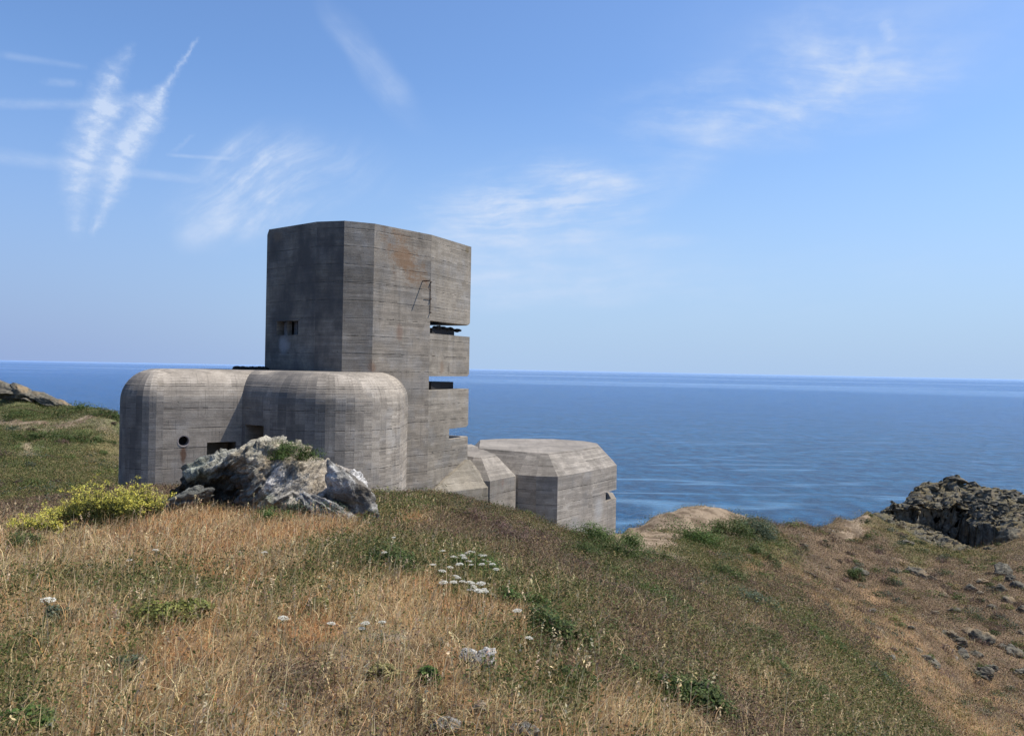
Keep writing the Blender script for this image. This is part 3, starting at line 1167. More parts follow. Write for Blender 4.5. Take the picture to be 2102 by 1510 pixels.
for k, (px_, w_) in enumerate(((486, .16), (500, .22), (517, .18), (531, .26), (541, .2))):
    bm = bmesh.new()
    q_ = P(px_, 758, 42.5)
    bmesh.ops.create_icosphere(bm, subdivisions=3, radius=1.0, matrix=Matrix.Translation((q_.x, 42.5, ZROOF + .05)) @ Matrix.Diagonal((w_ * 1.5, w_, .13, 1)))
    for v in bm.verts:
        v.co += Vector((rr_.uniform(-1, 1), rr_.uniform(-1, 1), rr_.uniform(-1, 1))) * .02
    tag(obj_bm('debris', bm, M_DARK), 'dark lump of debris on the bunker roof left of the tower foot', 'debris', 'debris on the bunker roof')

# steel bracket on the right-hand face
t34 = Vector((V4[0] - V3[0], V4[1] - V3[1], 0)).normalized()
n34 = Vector((t34.y, -t34.x, 0))
O34 = Vector((V3[0], V3[1], 0))
ub, zb_ = on_face(O34, t34, 867, 577)
pb = O34 + t34 * ub + Vector((0, 0, zb_))
bm = bmesh.new()
tube_bm(bm, [pb - n34 * .15, pb + n34 * .3, pb + n34 * .62], [.035, .035, .035], 8)
e4 = Vector((V4[0], V4[1], 0)) + n34 * .03 - t34 * .03
tube_bm(bm, [e4 + Vector((0, 0, zb_ + .06)), e4 + Vector((0, 0, zb_ - 1.75))], [.016, .016], 6)
for dz_ in (0.0, -.95, -1.70):
    c = e4 + Vector((0, 0, zb_ + dz_))
    tube_bm(bm, [c - n34 * .1, c + n34 * .09], [.03, .03], 6)
c = e4 + Vector((0, 0, zb_ - .95))
tube_bm(bm, [c, c - t34 * .48], [.012, .012], 6)
o = obj_bm('bracket', bm, M_RUST, tower)
o['label'] = 'rusty steel rod bracket on the corner'

# --- rounded entrance bunker ------------------------------------------
FIL = 1.5
A_l = PX(336, 35.7, 830); A_r = PX(497, 37.5, 830)
B_r = (A_r[0] + 1.6 * math.cos(R(35)), A_r[1] - 1.6 * math.sin(R(35)))


def arc(c, r, a0, a1, n):
    return [(c[0] + r * math.sin(R(a0 + (a1 - a0) * k / n)), c[1] - r * math.cos(R(a0 + (a1 - a0) * k / n))) for k in range(n + 1)]


angA = math.degrees(math.atan2(A_r[1] - A_l[1], A_r[0] - A_l[0]))          # normal of A, to the right of "towards the camera"
angB = math.degrees(math.atan2(B_r[1] - A_r[1], B_r[0] - A_r[0]))
RA, RB = 1.66, 3.9
cA = (A_l[0] - RA * math.sin(R(angA)), A_l[1] + RA * math.cos(R(angA)))
cB = (B_r[0] - RB * math.sin(R(angB)), B_r[1] + RB * math.cos(R(angB)))
poly = arc(cB, RB, angB, 100, 20)
poly += [(poly[-1][0] - .1, poly[-1][1] + 2.2), (poly[-1][0] - 1.5, poly[-1][1] + 5.0)]
leftarc = arc(cA, RA, -84, angA, 11)
poly += [(leftarc[0][0] + .2, leftarc[0][1] + 9.0)]
poly += leftarc
poly += [A_r]
n = len(poly)


def offset_poly(poly, d):
    out = []
    n = len(poly)
    for i in range(n):
        p0, p1, p2 = Vector(poly[i - 1]), Vector(poly[i]), Vector(poly[(i + 1) % n])
        e1, e2 = (p1 - p0).normalized(), (p2 - p1).normalized()
        n1, n2 = Vector((-e1.y, e1.x)), Vector((-e2.y, e2.x))
        b = n1 + n2
        b = b / max(b.length_squared, 1e-6) * 2
        out.append((p1.x + b.x * d, p1.y + b.y * d))
    return out


bm = bmesh.new()
NF = 9
ringsz = [(-11.0, 0.0), (ZROOF - FIL, 0.0)] + [(ZROOF - FIL + FIL * math.sin(R(90 * k / NF)), FIL * (1 - math.cos(R(90 * k / NF)))) for k in range(1, NF + 1)]
prev = None
for z, ins in ringsz:
    pp = offset_poly(poly, ins)
    cur = [bm.verts.new((x, y, z)) for x, y in pp]
    if prev:
        for i in range(n):
            bm.faces.new((prev[i], prev[(i + 1) % n], cur[(i + 1) % n], cur[i]))
    else:
        bm.faces.new(cur[::-1])
    prev = cur
bm.faces.new(prev)
tA = Vector((A_r[0] - A_l[0], A_r[1] - A_l[1], 0)).normalized()
nA = Vector((tA.y, -tA.x, 0))
OA = Vector((A_l[0], A_l[1], 0))
tB = Vector((B_r[0] - A_r[0], B_r[1] - A_r[1], 0)).normalized()
nB_ = Vector((tB.y, -tB.x, 0))
OB = Vector((A_r[0], A_r[1], 0))
uh, zh = on_face(OA, tA, 377, 905)
phole = OA + tA * uh + Vector((0, 0, zh))
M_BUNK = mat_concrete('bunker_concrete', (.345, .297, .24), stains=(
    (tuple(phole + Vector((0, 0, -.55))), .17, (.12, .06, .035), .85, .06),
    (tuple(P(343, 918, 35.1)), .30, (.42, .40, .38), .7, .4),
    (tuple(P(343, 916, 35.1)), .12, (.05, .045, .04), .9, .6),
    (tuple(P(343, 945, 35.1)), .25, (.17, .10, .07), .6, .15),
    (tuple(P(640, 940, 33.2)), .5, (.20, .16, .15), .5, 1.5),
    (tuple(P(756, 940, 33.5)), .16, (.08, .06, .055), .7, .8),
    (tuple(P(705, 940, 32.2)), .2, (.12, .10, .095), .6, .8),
    (tuple(P(310, 775, 35.2)), 1.0, (.34, .27, .17), .35, 3.0)), shade_side=.78, vert=1.0, grime=.36, lit_top=1.0)
bunker = empty('bunker', (-10.0, 38.0, -6.0), 'low grey concrete bunker block with rounded corners and roof edge in front of the tower', 'bunker')
bwall = finish('bunker_wall', bm, M_BUNK, bunker)
bmc = bmesh.new()
mt = Matrix.Translation(phole) @ nA.to_track_quat('Z', 'Y').to_matrix().to_4x4()
bmesh.ops.create_cone(bmc, cap_ends=True, segments=28, radius1=.27, radius2=.27, depth=2.2, matrix=mt)
ua, za = on_face(OA, tA, 425, 908)
ub_, zb2 = on_face(OB, tB, 541, 874)
LA = (Vector(A_r) - Vector(A_l)).length
cuts = [cutter(bmc),
        cutter(box_bm(OA, tA, nA, ua, LA - .25, .5, -1.9, -8.0, za)),
        cutter(box_bm(OB, tB, nB_, .25, ub_, .5, -1.7, -8.0, zb2))]
cut(bwall, cuts)
# sleeve of the round vent
bm = bmesh.new()
for r0, r1, d0, d1 in ((.268, .205, .012, -.55),):
    N = 28
    def ring(r, dd):
        return [bm.verts.new(phole + nA * dd + (tA * math.cos(2 * math.pi * k / N) + Vector((0, 0, 1)) * math.sin(2 * math.pi * k / N)) * r) for k in range(N)]
    ro, ri, rb, rob = ring(.268, .012), ring(.225, .006), ring(.205, -.55), ring(.268, -.55)
    for a, c in ((ro, ri), (ri, rb), (rb, rob), (rob, ro)):
        for k in range(N):
            bm.faces.new((a[k], a[(k + 1) % N], c[(k + 1) % N], c[k]))
M_SLEEVE = mat_plain('vent_cement', (.30, .26, .24), .9, .2)
finish('vent_sleeve', bm, M_SLEEVE, bunker)
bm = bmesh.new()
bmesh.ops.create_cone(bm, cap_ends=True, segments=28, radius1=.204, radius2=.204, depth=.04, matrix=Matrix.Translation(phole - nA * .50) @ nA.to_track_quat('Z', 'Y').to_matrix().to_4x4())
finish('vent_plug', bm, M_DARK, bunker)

# --- low pillbox on the seaward side -----------------------------------
ZE, ZR = -6.75, -5.42          # eaves and flat roof
p0 = PX(1064, 49.95, 978); p1 = PX(1101, 49.5, 979); p2 = PX(1145, 49.4, 979); p3 = PX(1217, 52.7, 969); p4 = PX(1266, 56.0, 958)
pc0 = PX(1006, 46.9, 985)
pill_poly = [p1, p2, p3, p4, (7.75, 58.6), (6.6, 61.0), (3.6, 62.6), (-1.0, 62.0), (-3.6, 60.0), (-3.4, 52.5), p0]
pill_poly = ccw(pill_poly)


def chamfer_prism(poly, zlow, ze, zr, ins, bm=None):
    bm = bm or bmesh.new()
    n = len(poly)
    prev = None
    for z, i in ((zlow, 0), (ze, 0), (zr, ins)):
        pp = offset_poly(poly, i) if i else poly
        cur = [bm.verts.new((x, y, z)) for x, y in pp]
        if prev:
            for k in range(n):
                bm.faces.new((prev[k], prev[(k + 1) % n], cur[(k + 1) % n], cur[k]))
        else:
            bm.faces.new(cur[::-1])
        prev = cur
    bm.faces.new(prev)
    return bm


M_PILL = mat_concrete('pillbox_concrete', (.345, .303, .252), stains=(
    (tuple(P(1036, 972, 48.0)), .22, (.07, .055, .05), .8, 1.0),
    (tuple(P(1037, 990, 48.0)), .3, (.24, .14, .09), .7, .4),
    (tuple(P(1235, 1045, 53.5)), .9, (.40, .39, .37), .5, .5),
    (tuple(P(1180, 1080, 51.0)), .8, (.38, .37, .35), .4, .8)), grime=.35, lit_top=.68)
pill = empty('pillbox', (2.0, 55.0, -10.0), 'low polygonal concrete pillbox with sloping roof edges beyond the tower', 'pillbox')
pwall = finish('pillbox_wall', chamfer_prism(pill_poly, -14.0, ZE, ZR, 1.28), M_PILL, pill)
cut(pwall, [cutter(prism_bm(ccw([(6.72, 50), (12, 50), (12, 63), (6.72, 63)]), P(1266, 1027, 55.1).z, P(1266, 1008, 55.1).z))])
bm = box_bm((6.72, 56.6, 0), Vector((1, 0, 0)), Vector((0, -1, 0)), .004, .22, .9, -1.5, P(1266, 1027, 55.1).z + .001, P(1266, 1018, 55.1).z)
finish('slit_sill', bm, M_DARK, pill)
# passage block that joins pillbox and tower
pass_poly = ccw([pc0, PX(1059, 49.4, 978), (-2.0, 58.0), (-5.0, 57.0), (-5.4, 50.5), (-2.9, 47.1)])
M_PASS = mat_concrete('passage_concrete', (.33, .288, .236), stains=((tuple(P(1036, 972, 48.0)), .22, (.06, .05, .045), .85, 1.0), (tuple(P(1037, 992, 48.0)), .32, (.24, .14, .09), .75, .4)), grime=.4, lit_top=.7)
finish('passage', chamfer_prism(pass_poly, -13.0, ZE, ZR - .06, 1.2), M_PASS, pill)
# low wedge with its sloped roof against the tower foot
wz = -7.12
w0 = (V4[0] + .12, V4[1] - .12); w1 = PX(1000, 46.75, 1000); w1b = PX(1006.5, 47.2, 999); wap = P(961, 944, 47.3)
bm = bmesh.new()
vs = {}
for k, (q, z) in dict(a0=(w0, -13), b0=(w1, -13), c0=(w1b, -13), e0=((-1.6, 49.5), -13), f0=((-4.0, 48.0), -13),
                      a1=(w0, P(885, 1014, w0[1]).z), b1=(w1, wz), c1=(w1b, wz + .03), e1=((-1.6, 49.5), -7.0), f1=((wap.x - .35, wap.y + .4), wap.z),
                      g1=((wap.x, wap.y), wap.z), h1=((wap.x + .12, wap.y + .25), wap.z)).items():
    vs[k] = bm.verts.new((q[0], q[1], z))
for f in (('a0', 'b0', 'b1', 'a1'), ('b0', 'c0', 'c1', 'b1'), ('c0', 'e0', 'e1', 'c1'), ('a1', 'b1', 'g1'), ('b1', 'c1', 'h1', 'g1'), ('c1', 'e1', 'h1'),
          ('e1', 'f1', 'g1', 'h1'), ('a1', 'g1', 'f1'), ('a0', 'a1', 'f1', 'f0'), ('f0', 'f1', 'e1', 'e0'), ('a0', 'f0', 'e0', 'c0', 'b0')):
    bm.faces.new([vs[k] for k in f])
finish('wedge_roof', bm, mat_concrete('wedge_concrete', (.29, .25, .19), shade_side=0, grime=.6, lit_top=.85), pill)


# ------------------------------------------------------------------ rocks
def rock_mesh(name, loc, size, seed, mat, parent=None, subd=5, ncut=12, rot=0.0, amp=.16, tilt=(0, 0), squash_min=.45):
    rg = np.random.default_rng(seed)
    bm = bmesh.new()
    bmesh.ops.create_icosphere(bm, subdivisions=subd, radius=1.0)
    co = np.array([v.co[:] for v in bm.verts])
    faces = np.array([[v.index for v in f.verts] for f in bm.faces])
    bm.free()
    for k in range(ncut):
        nrm = rg.normal(size=3)
        nrm /= np.linalg.norm(nrm)
        dd = rg.uniform(squash_min, .88)
        s = co @ nrm - dd
        co = co - np.where(s > 0, s * .96, 0)[:, None] * nrm
    q = co * 1.0 + rg.uniform(0, 50, 3)
    dirn = co / np.maximum(np.linalg.norm(co, axis=1, keepdims=True), 1e-6)
    dsp = (ridged(q * 1.7 * np.array([1, 1, 1.8]), 4, seed) - .62) * amp * 1.6 + (fbm(q * 6, 3, seed + 5) - .5) * amp * .8
    # ledges
    led = np.abs(((q[:, 2] * 2.6 + q[:, 0] * 1.1 + fbm(q * 1.5, 2, seed + 9) * 1.4) % 1.0) - .5)
    dsp += (np.clip(led * 4, 0, 1) - .7) * amp * .5
    co = co + dirn * dsp[:, None]
    co = co * np.asarray(size)
    M = Matrix.Rotation(rot, 3, 'Z') @ Matrix.Rotation(tilt[0], 3, 'X') @ Matrix.Rotation(tilt[1], 3, 'Y')
    co = co @ np.array(M).T + np.asarray(loc)
    return obj_np(name, co, [faces], mat, parent)


M_ROCK_D = mat_rock('rock_dark_lichen', (.15, .15, .13), (.34, .345, .31), (.06, .06, .055), .45, .15)
M_ROCK_M = mat_rock('rock_turfed', (.25, .21, .155), (.47, .44, .39), (.11, .09, .065), .5, .75)
M_ROCK_P = mat_rock('rock_pale_lichen', (.22, .21, .19), (.46, .445, .41), (.075, .07, .062), .7, .2)
M_CRAG = mat_rock('rock_crag', (.185, .17, .135), (.31, .295, .255), (.065, .06, .05), .4, .5, turf=True)
M_ROCK_F = mat_rock('rock_far', (.15, .135, .10), (.27, .255, .215), (.055, .05, .042), .34, .75)
M_ROCK_O = mat_rock('rock_orange_lichen', (.26, .24, .21), (.44, .42, .38), (.12, .11, .10), .8, .1, .9)


def rock_at(px, py, depth, wpx, hpx, dm, seed, mat, label, group=None, name='rock', **kw):
    """rock centred on a pixel at a distance; wpx and hpx are its half sizes in photo pixels"""
    c = P(px, py, depth)
    s = depth / F
    o = rock_mesh(name, c, (wpx * s, dm, hpx * s), seed, mat, **kw)
    tag(o, label, 'rock', group)
    return o


# the outcrop on the mound: one broken mass of rock with turf lodged in it
def mat_outcrop():
    m, b, out = new_mat('outcrop_rock')
    p = geo_pos(b)
    c = attr(b)
    x_, y_, z_ = b.sep(p)
    q = b.xyz(x_ * .8 + z_ * .6, y_, (z_ * .8 - x_ * .6) * 3.0)      # beds dip to the right
    n1 = b.noise(q, 2.2, 7.0, .68, .3)
    n2 = b.noise(p, 12.0, 6.0, .72)
    n3 = b.noise(p, 38.0, 4.0, .7)
    k = b.mapr(n1, .3, .7, .55, 1.4) * b.mapr(n2, .3, .7, .65, 1.35) * b.mapr(n3, .3, .7, .75, 1.25)
    col = b.mix(1.0, c, b.grey(k), 'MULTIPLY')
    col = b.mix(b.mapr(n1 * .5 + n2 * .5, .55, .63, 0, .4), col, (.38, .37, .34))
    col = b.mix(b.mapr(b.noise(p, 6.0, 5.0, .7), .56, .66, 0, .65), col, (.075, .07, .062))
    v = b.voro(q, 2.4, 'DISTANCE_TO_EDGE')
    crack = b.mapr(v, 0.0, .03)
    col = b.mix((1.0 - crack) * .5, col, (.05, .045, .04))
    principled(b, out, col, .93, .15, bump(b, n1 * 1.2 + n2 * .5 + n3 * .2 + crack * .15, 1.0, .07))
    return m


M_OUT = mat_outcrop()
SIL = [(335, 1062), (352, 1030), (375, 992), (400, 965), (440, 946), (490, 928), (530, 909), (572, 910), (605, 918), (640, 940), (665, 952), (700, 966), (735, 990), (752, 1020), (765, 1068)]
OD = 15.6
sx = np.array([P(a_, b__, OD).x for a_, b__ in SIL]); sz = np.array([P(a_, b__, OD).z for a_, b__ in SIL])
NU, NV = 300, 190
uu_ = np.linspace(sx[0], sx[-1], NU)
top = np.interp(uu_, sx, sz)
zbase = P(550, 1075, 14.6).z
fr_ = np.clip((uu_ - sx[0]) / (sx[-1] - sx[0]), 0, 1)
Dn = np.interp(fr_, [0, .15, .35, .5, .75, 1], [.25, .55, .75, 1.25, 1.35, .5])
vv_ = np.linspace(0, 1.75, NV)
U, V_ = np.meshgrid(np.arange(NU), vv_, indexing='ij')
pw = np.interp(fr_, [0, .35, .55, 1], [.42, .45, 1.05, .95])[:, None]
sn = np.sin(np.clip(V_, 0, 2) * np.pi / 2).clip(0, 1)
cs = np.cos(V_ * np.pi / 2)
ox = uu_[:, None] + 0 * V_
oy = OD - Dn[:, None] * np.sign(cs) * np.abs(cs) ** .9
oz = zbase + (top - zbase)[:, None] * np.where(V_ <= 1, sn ** pw, sn ** .8)
oy = oy + np.interp(fr_, [0, .1, .3, .45, .6, 1], [.15, .65, .8, .5, .05, 0])[:, None] * (1 - V_ / .55).clip(0, 1) ** 1.2
pos = np.stack([ox, oy, oz], -1)
du = np.gradient(pos, axis=0); dv_ = np.gradient(pos, axis=1)
nr = np.cross(du, dv_); nr /= np.maximum(np.linalg.norm(nr, axis=-1, keepdims=True), 1e-9)
pf = pos.reshape(-1, 3)
rot = np.stack([pf[:, 0] * .8 + pf[:, 2] * .6, pf[:, 1], pf[:, 2] * .8 - pf[:, 0] * .6], 1)
wrp = (fbm(pf * 1.1, 3, 401)[:, None] - .5) * .9
q = rot * np.array([.55, .9, 2.1]) + wrp
blk = np.floor(q * np.array([1.6, 1.6, 1.4]))
dsp = (_h(blk[:, 0].astype(np.int64), blk[:, 1].astype(np.int64), blk[:, 2].astype(np.int64), 77) - .5) * .24
blk2 = np.floor(q * np.array([3.7, 3.0, 3.4]) + 9.5)
dsp += (_h(blk2[:, 0].astype(np.int64), blk2[:, 1].astype(np.int64), blk2[:, 2].astype(np.int64), 78) - .5) * .11
dsp += (ridged(q * 1.3, 3, 403) - .6) * .30 + (fbm(pf * 5, 4, 405) - .5) * .16 + (ridged(rot * np.array([2.5, 4, 7.]), 3, 407) - .6) * .10
edge = np.clip(np.minimum(fr_, 1 - fr_) * 14, .15, 1)
dsp = dsp.reshape(NU, NV) * edge[:, None] * np.clip(1.35 - .5 * V_, .45, 1)
pos = pos + nr * np.where(nr[..., 1:2] * 0 + 1 > 0, 1, 1) * (-dsp if (nr[NU // 2, 5, 1] > 0) else dsp)[..., None]
OC = [(420, 1000, .07, .07, .06), (480, 990, .06, .062, .055), (375, 1010, .08, .08, .07), (450, 975, .08, .08, .07), (515, 1000, .09, .09, .08), (440, 950, .31, .30, .25), (395, 975, .24, .25, .20), (520, 922, .33, .30, .23), (560, 950, .32, .26, .18), (600, 985, .36, .33, .28), (655, 975, .29, .245, .185),  # darkest tones on the left face: dark lichen plus painted shade
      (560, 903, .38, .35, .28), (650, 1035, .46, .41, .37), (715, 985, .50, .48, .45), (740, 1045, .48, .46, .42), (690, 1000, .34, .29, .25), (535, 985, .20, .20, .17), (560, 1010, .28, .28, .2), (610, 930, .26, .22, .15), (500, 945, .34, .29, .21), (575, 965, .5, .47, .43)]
oc_p = np.array([tuple(P(a_[0], a_[1], 15.0)) for a_ in OC]); oc_c = np.array([a_[2:] for a_ in OC])
pf = pos.reshape(-1, 3)
jit = np.stack([fbm(pf * 2.2, 3, 411) - .5, fbm(pf * 2.2, 3, 413) - .5], 1) * .55
dd = (pf[:, None, 0] + jit[:, None, 0] - oc_p[None, :, 0]) ** 2 + (pf[:, None, 2] + jit[:, None, 1] - oc_p[None, :, 2]) ** 2
ww = 1 / (dd + .004) ** 2
ocol = (ww @ oc_c) / ww.sum(1, keepdims=True)
oi = np.arange(NU * NV).reshape(NU, NV)
oq = np.stack([oi[:-1, :-1], oi[1:, :-1], oi[1:, 1:], oi[:-1, 1:]], -1).reshape(-1, 4)
tag(obj_np('rock_outcrop', pf, [oq], M_OUT, None, ocol), 'broken grey and brown rock outcrop on the mound in front of the bunker', 'rock')
rock_at(385, 1036, 14.7, 56, 40, .45, 8, M_ROCK_D, 'small jagged dark rock at the far left foot of the outcrop', amp=.26, tilt=(0, -.5))
rock_at(722, 1018, 14.6, 46, 92, .42, 31, M_ROCK_P, 'white lichen-covered slab standing at the right end of the outcrop', amp=.15, tilt=(.15, -.45), ncut=9)
rock_at(675, 1052, 14.2, 66, 26, .3, 37, M_ROCK_P, 'pale tilted ledge below the white slab of the outcrop', amp=.22, tilt=(0, .5))
# stones in the grass
for px, py, wp, hp, sd, m, lb in ((1000, 1352, 30, 26, 41, M_ROCK_O, 'pale stone with orange lichen in the dry grass'),
                                  (958, 1345, 24, 14, 43, M_ROCK_O, 'flat whitish stone left of the orange lichened stone'),
                                  (905, 1488, 42, 16, 45, M_ROCK_P, 'pale broken stone low in the grass at the bottom edge'),
                                  (1080, 1498, 46, 18, 47, M_ROCK_P, 'pale flat stone in the grass at the bottom, right of the broken one'),
                                  (985, 1452, 20, 20, 49, M_ROCK_M, 'brownish small stone in the dry grass near the bottom'),
                                  (1007, 1224, 13, 8, 51, M_ROCK_P, 'small cream stone beside the white flowers')):
    h = hit(px, py + hp * .6)
    s = h.y / F
    c = h + Vector((0, 0, hp * s * .4))
    o = rock_mesh('stone', c, (wp * s, wp * s * .8, hp * s * 1.2), sd, m, subd=4, amp=.2)
    tag(o, lb, 'stone')
# grey rocks on the far slope
ROCKS = [(1950, 1305, 26, 12), (1968, 1320, 24, 12), (2010, 1318, 30, 20), (1990, 1300, 22, 9), (2085, 1345, 24, 18), (2020, 1385, 24, 16), (2034, 1372, 16, 10), (1900, 1352, 18, 9), (1918, 1366, 18, 9),
         (1888, 1180, 26, 12), (1912, 1190, 14, 8), (1990, 1212, 18, 11), (2010, 1220, 12, 7), (2060, 1175, 26, 18), (2088, 1205, 20, 18), (2075, 1190, 14, 10), (1855, 1113, 16, 6), (1868, 1118, 9, 5),
         (1770, 1176, 22, 7), (1660, 1180, 20, 9), (1650, 1120, 12, 5), (1715, 1212, 16, 7), (1830, 1350, 12, 6), (1875, 1170, 12, 6), (1960, 1255, 15, 8), (1920, 1260, 12, 6), (2095, 1300, 12, 10),
         (1790, 1255, 14, 6), (1805, 1295, 12, 5), (2040, 1250, 14, 8), (1870, 1290, 10, 5), (1695, 1165, 9, 4), (1940, 1225, 14, 6), (2070, 1235, 20, 12), (2098, 1255, 16, 12), (2015, 1195, 16, 8), (2050, 1210, 18, 9), (1975, 1345, 20, 10), (2060, 1330, 18, 10), (2095, 1385, 18, 14), (1965, 1330, 12, 8), (2005, 1345, 16, 9), (1885, 1335, 10, 5), (1930, 1180, 10, 5)]
for k, (px, py, wp, hp) in enumerate(ROCKS):
    h = hit(px, py)
    if h is None:
        continue
    s = h.y / F
    o = rock_mesh('rock', h + Vector((0, 0, hp * s * .1)), (wp * s, wp * s * .8, hp * s * 1.15), 100 + k, M_ROCK_F, subd=4, amp=.26, rot=k * 1.3, tilt=(0, .3))
    tag(o, 'weathered grey rock breaking out of the brown slope at the right', 'rock', 'grey rocks on the right slope')
# crest rocks of the far left hill
LR = [(10, 800, 34, 13), (45, 806, 30, 12), (78, 815, 26, 9), (105, 824, 22, 7), (130, 831, 16, 5), (30, 815, 24, 8), (-25, 792, 40, 14), (62, 822, 16, 6)]
for k, (px, py, wp, hp) in enumerate(LR):
    c = P(px, py - 1, 126 + (k % 3))
    s = 126 / F
    o = rock_mesh('rock', c, (wp * s * 1.3, 2.4, hp * s * 1.5), 160 + k, M_ROCK_F, subd=4, amp=.22, rot=.2, tilt=(0, .32))
    tag(o, 'grey-brown rock along the crest of the far left hill', 'rock', 'rocks on the left hilltop')

# the crag on the headland: a rock surface of its own with a hollow, shaded quarry face
cxs = np.arange(CRAG_X0, CRAG_X1, .16)
cys = np.concatenate([np.arange(CRAG_Y0, 102.6, .14), np.arange(102.6, 104.2, .06), np.arange(104.2, 108.4, .022), np.arange(108.4, CRAG_Y1, .14)])
CX, CY = np.meshgrid(cxs, cys, indexing='ij')
fx, fy = CX.ravel(), CY.ravel()
mk = crag_mask(fx, fy)
p2 = np.stack([fx, fy], 1)
wx = fx + (fbm(p2 * .5, 3, 71) - .5) * 1.6
wy = fy + (fbm(p2 * .5 + 40, 3, 73) - .5) * 1.0
fz = ground_z(wx, wy, False)
mk0 = mk
mk = mk * np.where(fy > 105.4, .25 + .75 * np.clip((fx - 51) / 8, 0, 1), 1.0)
fz -= 1.15 * np.clip((58.5 - fx) / 6, 0, 1) * mk0 * (fy > 105.4)
fz += (fbm(p2 * .22, 4, 75) - .5) * 2.6 * mk + (ridged(p2 * np.array([.35, .8]), 4, 77) - .62) * 1.1 * mk
fz += (fbm(p2 * 3.3, 3, 79) - .5) * .35 * mk
# bedding ledges
st = (fz * .9 + fx * .12 + fbm(p2 * .4, 2, 81) * 1.5)
fz += (np.clip(np.abs((st % 1.0) - .5) * 5, 0, 1) - .5) * .5 * mk
# the quarried hollow: a floor cut into the hill with a steep face behind it
jx = (fbm(p2 * np.array([.9, .2]), 3, 83) - .5) * 1.6
yc = np.interp(fx + jx, [47, 54.3, 54.8, 62.6, 63.4, 66], [103.6, 105.0, 107.2, 107.6, 104.5, 103.5]) + jx * .5
fl = np.interp(fx, [47.5, 50, 54.4, 55.2, 58, 61.0, 62.8], [-17.6, -18.8, -19.7, -20.0, -21.4, -22.6, -22.9]) + (fbm(p2 * 1.2, 3, 85) - .5) * .7
inx = np.clip(np.minimum((fx + jx - 48.0) / 1.5, (63.0 - fx - jx) / .5), 0, 1)
wall = np.clip((yc - fy) / .45, 0, 1) * inx
cutz = np.minimum(fz, fl + (1 - wall) * 9)
fz = np.where(wall > 0, np.minimum(fz, cutz), fz)
fz -= 1.6 * (1 - np.clip(mk0 * 2.2, 0, 1))
lip = np.exp(-np.maximum(fy - yc, 0) / 1.1) * inx * (fy > yc - .1)
fy = fy - 1.5 * lip * mk
p3 = np.stack([fx, fy, fz], 1)
dip = np.stack([p3[:, 0] * .9 + p3[:, 2] * .45, p3[:, 1], p3[:, 2] * .9 - p3[:, 0] * .45], 1)
blk = dip * np.array([.5, .8, 1.7]) + (fbm(p3 * .5, 3, 87)[:, None] - .5) * 1.6
bi = np.floor(blk).astype(np.int64)
step = _h(bi[:, 0], bi[:, 1], bi[:, 2], 91) - .5
bi = np.floor(blk * 2.3 + 5).astype(np.int64)
step2 = _h(bi[:, 0], bi[:, 1], bi[:, 2], 93) - .5
push = step * .75 + step2 * .4 + (ridged(dip * np.array([.8, .8, 1.8]), 4, 95) - .6) * 1.0 + (fbm(p3 * 3, 3, 97) - .5) * .4
fy = fy - push * mk * .9
fx = fx + (step2 * .6 + (fbm(p3 * .9, 3, 99) - .5) * 1.2) * mk
fz = fz + (step * .22 + step2 * .16) * mk
ci = np.arange(len(fx)).reshape(CX.shape)
cq = np.stack([ci[:-1, :-1], ci[1:, :-1], ci[1:, 1:], ci[:-1, 1:]], -1).reshape(-1, 4)
keep = mk0[cq].mean(1) > .02
cq = cq[keep]
used, inv = np.unique(cq, return_inverse=True)
crag = obj_np('crag', np.stack([fx, fy, fz], 1)[used], [inv.reshape(-1, 4)], M_CRAG)
tag(crag, 'rugged grey crag with a dark hollow face on the headland at the right', 'crag')
for k, (px, py, dep, wp, hp) in enumerate(((1962, 980, 112, 24, 7), (1912, 997, 110, 16, 6), (2052, 1014, 111, 22, 10), (2090, 1024, 111, 28, 12), (2075, 1102, 97, 30, 22), (2095, 1135, 92, 22, 16), (2040, 1128, 95, 18, 11), (2092, 1068, 103, 24, 16))):
    s = dep / F
    o = rock_mesh('rock', P(px, py + 5, dep), (wp * s, 1.3, hp * s), 210 + k, M_ROCK_F, subd=4, amp=.24, rot=k * .7, tilt=(0, .25))
    tag(o, 'dark weathered rock on top of or beside the crag at the right', 'rock', 'loose rocks on the crag')


# ------------------------------------------------------------------ plants
def unit(v):
    return v / np.maximum(np.linalg.norm(v, axis=1, keepdims=True), 1e-9)


def blades(base, h, w, lean, cols):
    """bent two-piece blades: 5 points, a quad and a triangle each"""
    n = len(base)
    a = RNG.uniform(0, 2 * np.pi, n)
    side = np.stack([np.cos(a), np.sin(a), np.zeros(n)], 1)
    up = np.array([0, 0, 1.0])
    mid = base + up * (h * .55)[:, None] + lean * (h * .35)[:, None]
    tip = base + up * (h * (1 - .25 * np.linalg.norm(lean, axis=1)))[:, None] + lean * h[:, None]
    sw = side * (w * .5)[:, None]
    V = np.stack([base - sw, base + sw, mid + sw * .8, mid - sw * .8, tip], 1).reshape(-1, 3)
    k = np.arange(n)[:, None] * 5
    C = np.repeat(cols, 5, 0)
    return V, [k + np.array([[0, 1, 2, 3]]), k + np.array([[3, 2, 4]])], C


